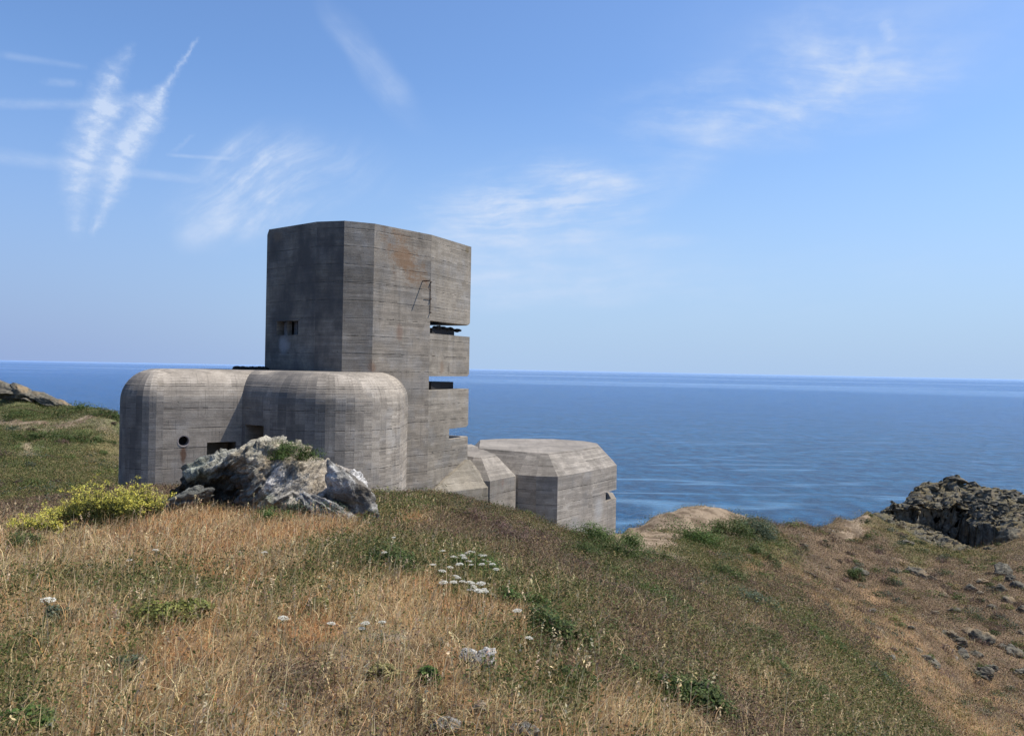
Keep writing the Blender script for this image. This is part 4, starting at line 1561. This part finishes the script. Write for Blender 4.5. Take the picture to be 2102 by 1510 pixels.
def leaves(cen, l, w, nrm, cols):
    """one small pointed quad each"""
    n = len(cen)
    nrm = unit(nrm)
    t = unit(np.cross(nrm, unit(RNG.normal(size=(n, 3)))))
    s = np.cross(nrm, t)
    V = np.stack([cen - t * (l * .5)[:, None], cen + s * (w * .5)[:, None] - nrm * (w * .12)[:, None], cen + t * (l * .5)[:, None], cen - s * (w * .5)[:, None] - nrm * (w * .12)[:, None]], 1).reshape(-1, 3)
    k = np.arange(n)[:, None] * 4
    return V, [k + np.array([[0, 1, 2, 3]])], np.repeat(cols, 4, 0)


def pal(colours, probs, n, jit=.28):
    c = np.array(colours)[RNG.choice(len(colours), n, p=np.array(probs) / sum(probs))]
    return np.clip(c * RNG.uniform(1 - jit, 1 + jit, (n, 1)) * RNG.uniform(.93, 1.07, (n, 3)), 0, 1)


def occupied(x, y):
    """under the concrete works"""
    o = in_poly(x, y, offset_poly(poly, -.05)) | in_poly(x, y, shaft_poly) | in_poly(x, y, blk_poly) | in_poly(x, y, pill_poly) | in_poly(x, y, pass_poly)
    return o


def scatter(n, r0, r1, e, th=43.0):
    """points over the ground with a density that thins with distance (e > 0)"""
    uu = RNG.random(n)
    r = (r0 ** e + uu * (r1 ** e - r0 ** e)) ** (1 / e)
    a = np.radians(RNG.uniform(-th, th, n))
    x, y = r * np.sin(a), r * np.cos(a)
    z = ground_z(x, y)
    keep = ~occupied(x, y) & (z > -56)
    b1_, b2_, b3_ = bare_mask(x, y)
    bare = b1_ | b2_ | b3_
    keep &= ~bare | ((RNG.random(n) < .5) & (fbm(np.stack([x, y], 1) * .45, 4, 151) > .56)) | (RNG.random(n) < .03)
    keep &= crag_mask(x, y) < .35
    return x[keep], y[keep], z[keep], r[keep]


def wind(n, amt):
    a = RNG.normal(.15, 1.5, n)
    m = np.minimum(np.abs(RNG.normal(0, amt, n)), 1.25)
    return np.stack([np.cos(a) * m, np.sin(a) * m, np.zeros(n)], 1)


x, y, z, r = scatter(860000, 2.4, 150.0, 0.50)
wz_ = zone_w(x, y)
ty = (wz_.cumsum(1) > RNG.random((len(x), 1))).argmax(1)
clump = fbm(np.stack([x, y], 1) * 1.6, 3, 91)
grow = np.maximum(1, r / 5.0) ** 0.62
B, FQ, FT, C = [], [], [], []


def sel(*names):
    return np.isin(ty, [TYPES.index(k) for k in names])


STRAW, TAN, RUSTC, BROWN, GREYB, OLIVE, GREENC = (.74, .59, .34), (.60, .43, .225), (.52, .275, .115), (.24, .155, .08), (.44, .36, .25), (.27, .235, .085), (.14, .175, .045)


def grass_object(name, mask, colours, probs, hmean, wmean, lean, label, mat=M_GRASS):
    n = int(mask.sum())
    if not n:
        return
    base = np.stack([x[mask], y[mask], z[mask] - .02], 1)
    g = grow[mask]
    h = hmean * np.minimum(RNG.lognormal(0, .38, n), 2.0) * (.45 + 1.1 * clump[mask]) * np.minimum(g, 1.7)
    w = wmean * RNG.uniform(.6, 1.4, n) * g
    V, Fs, Cc = blades(base, h, w, wind(n, lean), pal(colours, probs, n))
    o = obj_np(name, V, Fs, mat, None, Cc)
    tag(o, label, 'grass', kind='stuff')


u_ = RNG.random(len(x))
grass_object('dry_grass', sel('dry') & (u_ < .93), [STRAW, TAN, RUSTC, BROWN, GREYB, OLIVE], [.22, .30, .10, .13, .12, .13], .096, .0042, 1.05, 'straw coloured dry grass covering the near mound')
grass_object('russet_grass', (sel('rust') & (u_ < .93)) | (sel('orange') & (u_ < .5)), [STRAW, TAN, RUSTC, BROWN], [.12, .40, .24, .24], .092, .0042, 1.05, 'russet dry grass in patches over the slopes')
grass_object('green_grass', sel('olive') & (u_ < .72), [STRAW, TAN, OLIVE, GREENC, BROWN], [.08, .22, .33, .12, .25], .105, .0045, 1.0, 'olive grass mixed through the dry slope')
grass_object('hill_grass', ((sel('green', 'scree', 'heath') & (u_ < .55)) | (sel('orange') & (u_ >= .5))), [STRAW, TAN, OLIVE, BROWN, GREYB], [.07, .24, .22, .33, .14], .11, .0045, .9, 'mixed brownish grass among the low plants')


def leaf_object(name, mask, colours, probs, size, hmean, per, label, cat):
    n0 = int(mask.sum())
    if not n0:
        return
    rep = np.repeat(np.nonzero(mask)[0], per)
    n = len(rep)
    g = grow[rep]
    c = np.stack([x[rep], y[rep], z[rep]], 1)
    spread = .09 * g
    hh = hmean * (.3 + 1.4 * clump[rep]) * np.minimum(g, 2.0)
    c[:, 0] += RNG.normal(0, 1, n) * spread
    c[:, 1] += RNG.normal(0, 1, n) * spread
    c[:, 2] += RNG.random(n) ** .7 * hh
    l = size * RNG.uniform(.6, 1.5, n) * g
    nr = RNG.normal(size=(n, 3)) + np.array([0, 0, .8])
    V, Fs, Cc = leaves(c, l, l * RNG.uniform(.25, .55, n), nr, pal(colours, probs, n, .35))
    o = obj_np(name, V, Fs, M_LEAF, None, Cc)
    tag(o, label, cat, kind='stuff')


leaf_object('ground_cover', (sel('green') & (u_ > .15)) | (sel('olive') & (u_ > .58)), [(.068, .092, .022), (.10, .115, .034), (.045, .056, .018), (.15, .13, .048), (.24, .175, .08)], [.28, .22, .18, .2, .12], .021, .11, 5, 'low green leafy plants over the slope', 'plants')
leaf_object('heather', sel('heath', 'scree') & (u_ > .40), [(.135, .082, .056), (.08, .055, .036), (.20, .13, .085), (.115, .10, .04), (.29, .20, .115)], [.28, .24, .2, .16, .12], .017, .11, 5, 'brown and purple heath plants between the grasses', 'plants')
leaf_object('leaf_litter', (sel('dry', 'rust', 'orange') & (u_ > .92)), [(.13, .085, .05), (.21, .16, .07), (.12, .13, .045), (.34, .25, .14)], [.3, .3, .25, .15], .017, .08, 5, 'withered leafy weeds low in the dry grass', 'plants')

def clumps(name, n, r0, r1, e, rad, leaf, per, types, palettes, label, cat):
    x_, y_, z_, r_ = scatter(n, r0, r1, e)
    w_ = zone_w(x_, y_)
    k_ = w_[:, [TYPES.index(t) for t in types]].sum(1) > RNG.random(len(x_)) * .9 + .1
    k_ &= fbm(np.stack([x_, y_], 1) * .35, 3, 141) > .47
    x_, y_, z_, r_ = x_[k_], y_[k_], z_[k_], r_[k_]
    m = len(x_)
    R_ = rad * RNG.lognormal(0, .4, m) * np.maximum(1, r_ / 14) ** .35
    pc = np.array(palettes)[RNG.integers(0, len(palettes), m)] * RNG.uniform(.7, 1.25, (m, 1))
    rep_ = np.repeat(np.arange(m), per)
    nn = m * per
    dv = unit(RNG.normal(size=(nn, 3)))
    dv[:, 2] = np.abs(dv[:, 2])
    q_ = dv * (RNG.random(nn) ** .4 * R_[rep_])[:, None] * np.array([1, 1, .62])
    c_ = np.stack([x_[rep_], y_[rep_], z_[rep_]], 1) + q_
    l_ = leaf * RNG.uniform(.6, 1.4, nn) * np.maximum(1, r_[rep_] / 9) ** .75
    V_, F_, C_ = leaves(c_, l_, l_ * RNG.uniform(.25, .5, nn), dv + RNG.normal(0, .5, (nn, 3)) + np.array([0, 0, .4]), np.clip(pc[rep_] * RNG.uniform(.6, 1.4, (nn, 1)), 0, 1))
    tag(obj_np(name, V_, F_, M_LEAF, None, C_), label, cat, kind='stuff')


clumps('scrub', 3400, 8.0, 120.0, .8, .34, .034, 150, ('olive', 'green', 'heath', 'scree', 'orange'),
       [(.06, .085, .022), (.09, .115, .032), (.042, .055, .018), (.13, .08, .065), (.085, .058, .042), (.20, .15, .06), (.075, .09, .06), (.15, .15, .045)], 'small rounded clumps of scrub dotted over the slopes', 'plants')
clumps('weeds', 1000, 3.6, 14.0, 1.0, .09, .017, 90, ('dry', 'rust', 'olive', 'heath'),
       [(.09, .11, .035), (.13, .13, .05), (.07, .08, .03), (.17, .12, .065), (.12, .13, .08)], 'little leafy weed clumps among the dry grass', 'plants')

# tall seeding stalks standing out of the near grass
x2, y2, z2, r2 = scatter(1900, 2.6, 22.0, 0.9)
k2 = zone_w(x2, y2)[:, :3].sum(1) > .4
x2, y2, z2, r2 = x2[k2], y2[k2], z2[k2], r2[k2]
n2 = len(x2)
base = np.stack([x2, y2, z2], 1)
hh = RNG.uniform(.22, .42, n2)
ln = wind(n2, .28)
ln *= np.minimum(1, .55 / np.maximum(np.linalg.norm(ln, axis=1, keepdims=True), 1e-6))
V1_, F1_, C1_ = blades(base, hh, np.full(n2, .0035) * np.maximum(1, r2 / 5) ** .6, ln, pal([STRAW, TAN, (.55, .44, .26)], [.5, .2, .3], n2))
tips = V1_.reshape(-1, 5, 3)[:, 4]
per = 9
rep = np.repeat(np.arange(n2), per)
fr = np.tile(np.linspace(0, 1, per), n2)
cen = tips[rep] - (ln[rep] * .8 + np.array([0, 0, .75])) * (fr * .085)[:, None] + RNG.normal(0, .006, (n2 * per, 3))
l = RNG.uniform(.014, .026, n2 * per) * np.repeat(np.maximum(1, r2 / 6) ** .5, per)
V2_, F2_, C2_ = leaves(cen, l, l * .4, RNG.normal(size=(n2 * per, 3)), np.repeat(pal([STRAW, (.50, .40, .25), (.36, .22, .12), (.42, .30, .2)], [.4, .2, .2, .2], n2), per, 0))
o = obj_np('seeding_grass', np.concatenate([V1_, V2_]), F1_ + [F2_[0] + len(V1_)], M_GRASS, None, np.concatenate([C1_, C2_]))
tag(o, 'tall pale seeding grass stalks standing above the dry grass', 'grass', kind='stuff')


# --- shrubs -------------------------------------------------------------
def shrub(base, rx, ry, h, n, leaf, colours, probs, label, seed, cat='shrub', name='shrub', group=None, flat=.6, narrow=.45, lumps=7):
    rg = np.random.default_rng(seed)
    e = empty(name, base, label, cat, group)
    # uneven outline: several lobes of different size
    lob = np.stack([rg.uniform(-.65, .65, lumps) * rx, rg.uniform(-.65, .65, lumps) * ry, rg.uniform(.1, .55, lumps) * h], 1)
    lr_ = rg.uniform(.35, .62, lumps)
    k = rg.integers(0, lumps, n)
    dv = rg.normal(size=(n, 3))
    dv /= np.linalg.norm(dv, axis=1, keepdims=True)
    rad = rg.random(n) ** .45
    cen = lob[k] + dv * (rad * lr_[k])[:, None] * np.array([rx, ry, h * .9])
    # leafy gaps
    kp = (fbm(cen / max(leaf * 5, 1e-3) + seed, 2, seed) > .40) & (cen[:, 2] > -.05 * h)
    cen, dv = cen[kp], dv[kp]
    gzb = ground_z(cen[:, 0] + base[0], cen[:, 1] + base[1]) - base[2]
    cen[:, 2] = np.maximum(cen[:, 2], 0) + np.clip(gzb, -h * 2.0, h * 2.0) * (1 if name != 'cushion_plant' else 0)
    n_ = len(cen)
    l = leaf * rg.uniform(.6, 1.4, n_)
    c0 = np.array(colours)[rg.choice(len(colours), n_, p=np.array(probs) / sum(probs))] * rg.uniform(.65, 1.35, (n_, 1))
    V, Fs, Cc = leaves(cen, l, l * narrow, dv + rg.normal(0, .5, (n_, 3)) + np.array([0, 0, flat]), c0)
    f = obj_np('foliage', V, Fs, M_LEAF, None, Cc)
    f.parent = e
    bm = bmesh.new()
    for q in range(lumps):
        tipv = Vector(lob[q] + np.array([0, 0, lr_[q] * h * .6]))
        tube_bm(bm, [Vector((0, 0, -.05)), tipv * .5 + Vector((0, 0, .05 * h)), tipv], [leaf * .25, leaf * .18, leaf * .08], 5)
    s = obj_bm('stem', bm, M_STEM, None)
    s.parent = e
    return e


DG = [(.035, .055, .016), (.055, .085, .022), (.08, .11, .03), (.11, .125, .04)]
BG = [(.06, .105, .024), (.09, .145, .034), (.045, .075, .02), (.12, .165, .045)]
BLUEG = [(.07, .10, .06), (.10, .13, .085), (.05, .075, .04), (.13, .15, .09)]
SH = [
    (800, 1172, 85, 34, DG, 'dark green bramble patch in the grass left of the white flowers'),
    (560, 1076, 36, 15, BG, 'small fresh green tuft in the grass below the outcrop'),
    (1150, 1328, 70, 44, DG, 'dark leafy bush right of the dry grass, above the lower bramble'),
    (1075, 1250, 60, 26, BG, 'fresh green patch of leaves below the white flowers'),
    (1415, 1440, 85, 48, DG, 'large dark bramble near the bottom right of the mound'),
    (1210, 1115, 40, 22, BG, 'green bush at the foot of the pillbox corner'),
    (1262, 1120, 44, 22, BG, 'green bush right of the one at the pillbox corner'),
    (1195, 1150, 40, 18, DG, 'dark low bush on the slope below the pillbox'),
    (1270, 1150, 60, 20, DG, 'wide dark low bush between pillbox and the green strip'),
    (1290, 1205, 34, 14, BG, 'uppermost green clump of the diagonal strip on the slope'),
    (1325, 1228, 36, 16, BG, 'second green clump from the top of the diagonal strip'),
    (1365, 1250, 36, 16, BG, 'third green clump from the top of the diagonal strip'),
    (1405, 1274, 34, 16, DG, 'lowest dark clump of the diagonal strip on the slope'),
    (1435, 1120, 54, 18, BG, 'left green bush on the hump beside the sandy patch'),
    (1500, 1098, 46, 16, DG, 'dark green bush on top of the hump beside the sandy patch'),
    (1550, 1100, 34, 18, BLUEG, 'blue-green bush on the steep right edge of the hump'),
    (1570, 1150, 24, 10, DG, 'small dark bush low on the right edge of the hump'),
    (1620, 1275, 30, 10, BG, 'uppermost clump in the green line along the gully'),
    (1665, 1302, 32, 11, BG, 'second clump in the green line along the gully'),
    (1705, 1325, 32, 11, BG, 'middle clump in the green line along the gully'),
    (1745, 1352, 30, 10, DG, 'fourth, darker clump in the green line along the gully'),
    (1800, 1390, 32, 11, BLUEG, 'lowest blue-green clump in the green line along the gully'),
    (1768, 1192, 26, 11, DG, 'lone dark bush in the middle of the brown far slope'),
    (880, 1402, 22, 24, BG, 'upright dark green weed in the dry grass near the middle bottom'),
    (790, 1395, 34, 20, [(.28, .24, .10), (.34, .28, .13), (.2, .19, .07)], 'pale straw-green tussock left of the upright weed'),
    (380, 1268, 84, 27, [(.20, .21, .05), (.14, .16, .045), (.26, .25, .07), (.1, .1, .03)], 'yellow-green fennel-like plant in the left foreground grass'),
    (550, 1028, 34, 26, BLUEG, 'grey-green shrub against the front of the outcrop'),
    (640, 1062, 60, 16, BLUEG, 'grey-green low weeds along the right foot of the outcrop'),
    (960, 1180, 60, 18, BG, 'leafy green bed under the white flowers'),
    (1180, 1400, 44, 24, DG, 'dark bush between the two brambles of the mound'),
    (1000, 1090, 40, 16, [(.14, .08, .07), (.10, .06, .05), (.18, .12, .09)], 'purple-brown heather bush on the crest below the wedge'),
    (930, 1060, 50, 15, [(.12, .10, .045), (.16, .12, .05), (.10, .07, .04)], 'brown-green scrub on the crest below the tower'),
    (1100, 1115, 40, 16, [(.14, .085, .075), (.10, .065, .05), (.18, .12, .09)], 'purple-brown heather bush on the slope left of the pillbox corner'),
    (640, 1255, 30, 18, [(.2, .19, .06), (.15, .14, .05)], 'small olive weed in the middle of the dry grass'),
    (60, 1130, 40, 14, DG, 'dark weed among the grass at the left edge'),
    (120, 1275, 44, 20, BLUEG, 'grey-green weed in the grass at the far left'),
    (60, 1490, 60, 26, BG, 'green weeds at the bottom left corner'),
    (270, 1370, 36, 18, BLUEG, 'small grey-green weed in the left foreground'),
    (1245, 1182, 34, 12, DG, 'dark bramble clump on the slope just above the diagonal green strip'),
    (1340, 1150, 40, 12, DG, 'long dark bramble below the sandy patch, left of the hump'),
    (1478, 1185, 44, 14, DG, 'dark scrub on the near slope below the hump, upper one'),
    (1545, 1240, 40, 14, BLUEG, 'grey-green scrub near the edge of the near slope above the gully line'),
    (1215, 1275, 40, 16, DG, 'dark leafy clump in the middle of the near slope, right of the leafy bush'),
    (1310, 1385, 50, 22, DG, 'dark clump left of the large bramble on the lower near slope'),
    (1560, 1320, 50, 16, DG, 'dark scrub low on the near slope towards the gully line'),
    (1650, 1420, 60, 18, DG, 'wide dark scrub at the lower right of the near slope'),
    (1480, 1335, 46, 14, [(.16, .17, .05), (.12, .13, .04), (.2, .19, .06)], 'yellow-green low scrub in the lower middle of the near slope'),
    (1265, 1232, 40, 14, [(.15, .09, .08), (.10, .065, .055), (.19, .13, .10), (.08, .07, .04)], 'purple-brown heather clump left of the diagonal green strip'),
    (1185, 1172, 44, 14, [(.15, .09, .08), (.10, .065, .055), (.19, .13, .10), (.08, .07, .04)], 'purple-brown heather clump above the white flowers on the slope'),
    (1055, 1118, 46, 14, [(.15, .09, .08), (.10, .065, .055), (.19, .13, .10), (.08, .07, .04)], 'purple-brown heather clump directly above the white flower group'),
    (1420, 1225, 44, 12, [(.15, .09, .08), (.10, .065, .055), (.19, .13, .10), (.08, .07, .04)], 'purple-brown heather clump right of the diagonal green strip'),
    (180, 905, 34, 7, DG, 'dark scrub on the left hillside below the track, right of the others'),
    (60, 905, 44, 8, DG, 'dark scrub at the left edge of the hillside below the track'),
    (110, 850, 70, 8, DG, 'long dark gorse belt on the left hill below the rocks'),
    (210, 855, 40, 6, DG, 'dark gorse on the left hill beside the bunker'),
]
for k, (px, py, wp, hp, cc, lb) in enumerate(SH):
    h = hit(px, py)
    if h is None:
        continue
    s = h.y / F
    kk_ = 1.0 if h.y < 9 else 1.55
    wp, hp = wp * (1 + (kk_ - 1) * .5), hp * kk_
    leafs = max(.03, 3.4 * s)
    shrub(h, wp * s * 1.1, wp * s * .8, hp * 1.8 * s, int(1600 + wp * hp * 1.7), leafs, cc, [1] * len(cc), lb, 300 + k)
# green cushion on top of the outcrop
cpos = P(612, 940, 14.95)
shrub(cpos, .56, .44, .36, 8500, .032, [(.05, .08, .02), (.075, .115, .028), (.10, .15, .04), (.04, .05, .02)], [1, 1, .7, .6], 'bright green cushion plant growing on top of the outcrop', 555, 'plant', 'cushion_plant')


# --- yellow flowers -------------------------------------------------------
def yellow_plant(px, py, wp, hp, label, seed, nst):
    rg = np.random.default_rng(seed)
    h = hit(px, py)
    s = h.y / F
    w, hh_ = wp * s, hp * s
    e = empty('flowering_plant', h, label, 'plant', 'yellow flowering plants')
    bm = bmesh.new()
    heads = []
    for k in range(nst):
        a = rg.uniform(-1, 1)
        bx, by = a * w * .8, rg.uniform(-.5, .5) * w * .45
        top = Vector((bx + rg.normal(0, .1) + a * .1, by + rg.normal(0, .08), hh_ * rg.uniform(.55, 1.05) * (1 - .55 * a * a)))
        bz = float(ground_z(h.x + bx, h.y + by)[0]) - h.z
        b0 = Vector((bx, by, bz - .03))
        top.z += bz
        tube_bm(bm, [b0, b0.lerp(top, .55) + Vector((rg.normal(0, .02), rg.normal(0, .02), 0)), top], [.006, .005, .003], 4)
        for q in range(4):
            tp = b0.lerp(top, rg.uniform(.55, .95)) + Vector((rg.normal(0, .075), rg.normal(0, .06), rg.uniform(0, .11)))
            tube_bm(bm, [b0.lerp(top, rg.uniform(.35, .6)), tp], [.003, .002], 4)
            heads.append(tp)
        heads.append(top)
    st = obj_bm('stem', bm, M_FSTEM, None)
    st.parent = e
    st['kind'] = 'stuff'
    hd = np.array([tuple(v) for v in heads])
    per = 13
    cen = np.repeat(hd, per, 0) + rg.normal(0, 1, (len(hd) * per, 3)) * np.array([.022, .022, .016])
    col = np.array([(.66, .56, .09), (.74, .66, .17), (.56, .51, .08), (.40, .42, .10)])[rg.integers(0, 4, len(cen))] * rg.uniform(.8, 1.15, (len(cen), 1))
    l = rg.uniform(.014, .026, len(cen))
    V, Fs, Cc = leaves(cen, l, l * .8, rg.normal(0, .5, (len(cen), 3)) + np.array([0, 0, 1.]), col)
    f = obj_np('flowers', V, Fs, M_LEAF, None, Cc)
    f.parent = e
    f['kind'] = 'stuff'
    n = nst * 55
    cen = np.stack([rg.uniform(-1, 1, n) * w * .95, rg.uniform(-.5, .5, n) * w * .6, rg.random(n) ** 1.4 * hh_ * .62], 1)
    cen[:, 2] *= 1 - .6 * (cen[:, 0] / w) ** 2
    cen[:, 2] += ground_z(cen[:, 0] + h.x, cen[:, 1] + h.y) - h.z
    l = rg.uniform(.03, .07, n)
    col = np.array([(.07, .09, .022), (.11, .125, .03), (.16, .16, .05), (.045, .055, .018)])[rg.integers(0, 4, n)] * rg.uniform(.7, 1.3, (n, 1))
    V, Fs, Cc = leaves(cen, l, l * .3, rg.normal(size=(n, 3)) + np.array([0, -.2, .5]), col)
    f = obj_np('foliage', V, Fs, M_LEAF, None, Cc)
    f.parent = e


M_FSTEM = mat_plain('green_stem', (.12, .13, .04), .8, .2)
yellow_plant(200, 1086, 98, 100, 'largest yellow flowering clump, left of the bunker corner', 601, 105)
yellow_plant(280, 1072, 52, 88, 'yellow flowering clump touching the bunker corner', 602, 38)
yellow_plant(75, 1102, 52, 48, 'low thin yellow flowering clump at the left edge', 603, 36)
yellow_plant(350, 1046, 34, 24, 'sparse low yellow flowering clump before the dark boulder', 604, 9)


# --- white umbels -----------------------------------------------------------
def umbel_meshes(seed):
    rg = np.random.default_rng(seed)
    bm = bmesh.new()
    tube_bm(bm, [(0, 0, -.03), (.006, .004, .14), (0, 0, .30)], [.0035, .003, .0025], 5)
    for k in range(9):
        a = k * 2.4
        rr = .034 * math.sqrt((k + .5) / 9)
        tube_bm(bm, [(0, 0, .295), (rr * math.cos(a), rr * math.sin(a), .332)], [.0018, .0014], 4)
    st = bpy.data.meshes.new('stem'); bm.to_mesh(st); bm.free(); st.materials.append(M_FSTEM)
    n = 190
    rr = .043 * np.sqrt(rg.random(n)); a = rg.uniform(0, 6.283, n)
    cen = np.stack([rr * np.cos(a), rr * np.sin(a), .342 - rr ** 2 * 7 + rg.normal(0, .002, n)], 1)
    l = rg.uniform(.007, .012, n)
    V, Fs, Cc = leaves(cen, l, l * .9, rg.normal(0, .35, (n, 3)) + np.array([0, 0, 1.]), np.array([(.66, .64, .55)]) * rg.uniform(.85, 1.05, (n, 1)))
    o = obj_np('flower_head', V, Fs, M_LEAF, None, Cc)
    return st, o


umb = []
for sd in (1, 2, 3):
    st, fo = umbel_meshes(sd)
    umb.append((st, fo.data))
    bpy.data.objects.remove(fo, do_unlink=True)
UPPER = [(965, 1132), (955, 1134), (975, 1133), (948, 1138), (984, 1140), (1000, 1142), (990, 1150), (1003, 1152), (996, 1158), (1008, 1158), (953, 1144), (910, 1131), (928, 1145), (958, 1153), (970, 1160), (945, 1157), (1015, 1168)]
LOWER = [(887, 1160), (900, 1173), (918, 1164), (930, 1183), (938, 1187), (948, 1194), (958, 1196), (962, 1203), (970, 1207), (978, 1210), (986, 1209), (992, 1214), (992, 1196), (925, 1195), (1000, 1210), (940, 1193), (966, 1212), (914, 1193)]
SINGLE = [(672, 1281, 'lone white umbel in the dry grass left of the three small ones'), (756, 1278, 'left one of three white umbels in the dry grass'), (784, 1280, 'right one of three white umbels in the dry grass'), (738, 1290, 'lowest of three white umbels in the dry grass'),
          (85, 1232, 'large cream umbel at the left edge of the foreground'), (314, 1129, 'cream umbel in the grass right below the yellow flowers'), (270, 1149, 'pale umbel lower left of the cream one below the yellow flowers'),
          (540, 1137, 'small pale umbel in the grass below the outcrop'), (1067, 1252, 'lone white umbel right of and below the white flower group'), (810, 1103, 'small white umbel on the crest right of the outcrop'), (760, 1073, 'white umbel just below the white slab'),
          (793, 1133, 'tiny cream umbel right of the pale slab, in the grass'), (575, 1268, 'faint umbel left of the lone white one'), (1080, 1310, 'cream umbel before the dark leafy bush')]


def umbel(px, py, k, label, group=None, sc=1.0):
    # the flower's head is what the photograph shows: step from it down to the ground
    v = pix_dir(px, py); v = v / v.y
    t = np.exp(np.linspace(math.log(2.5), math.log(60), 500))
    zg = ground_z(v.x * t, t)
    kk = int(np.argmax(v.z * t < zg + .33 * sc))
    bx, by, bz = v.x * t[kk], t[kk], zg[kk]
    e = empty('wild_carrot', (bx, by, bz), label, 'flower', group)
    e.rotation_euler = (random.uniform(-.12, .12), random.uniform(-.12, .12), random.uniform(0, 6))
    e.scale = (sc, sc, sc)
    st, hd = umb[k % 3]
    for nm, me in (('stem', st), ('flower_head', hd)):
        o = bpy.data.objects.new(nm, me)
        COL.objects.link(o)
        o.parent = e


for k, (px, py) in enumerate(UPPER):
    umbel(px, py, k, 'white flat-topped flower in the upper cluster on the mound\'s right shoulder', 'upper white flower cluster', random.uniform(.6, .9))
for k, (px, py) in enumerate(LOWER):
    umbel(px, py, k, 'white flat-topped flower in the lower diagonal row on the mound\'s right shoulder', 'lower white flower row', random.uniform(.6, .92))
for k, (px, py, lb) in enumerate(SINGLE):
    umbel(px, py, k, lb, None, 1.0 if px == 85 else random.uniform(.5, .72))
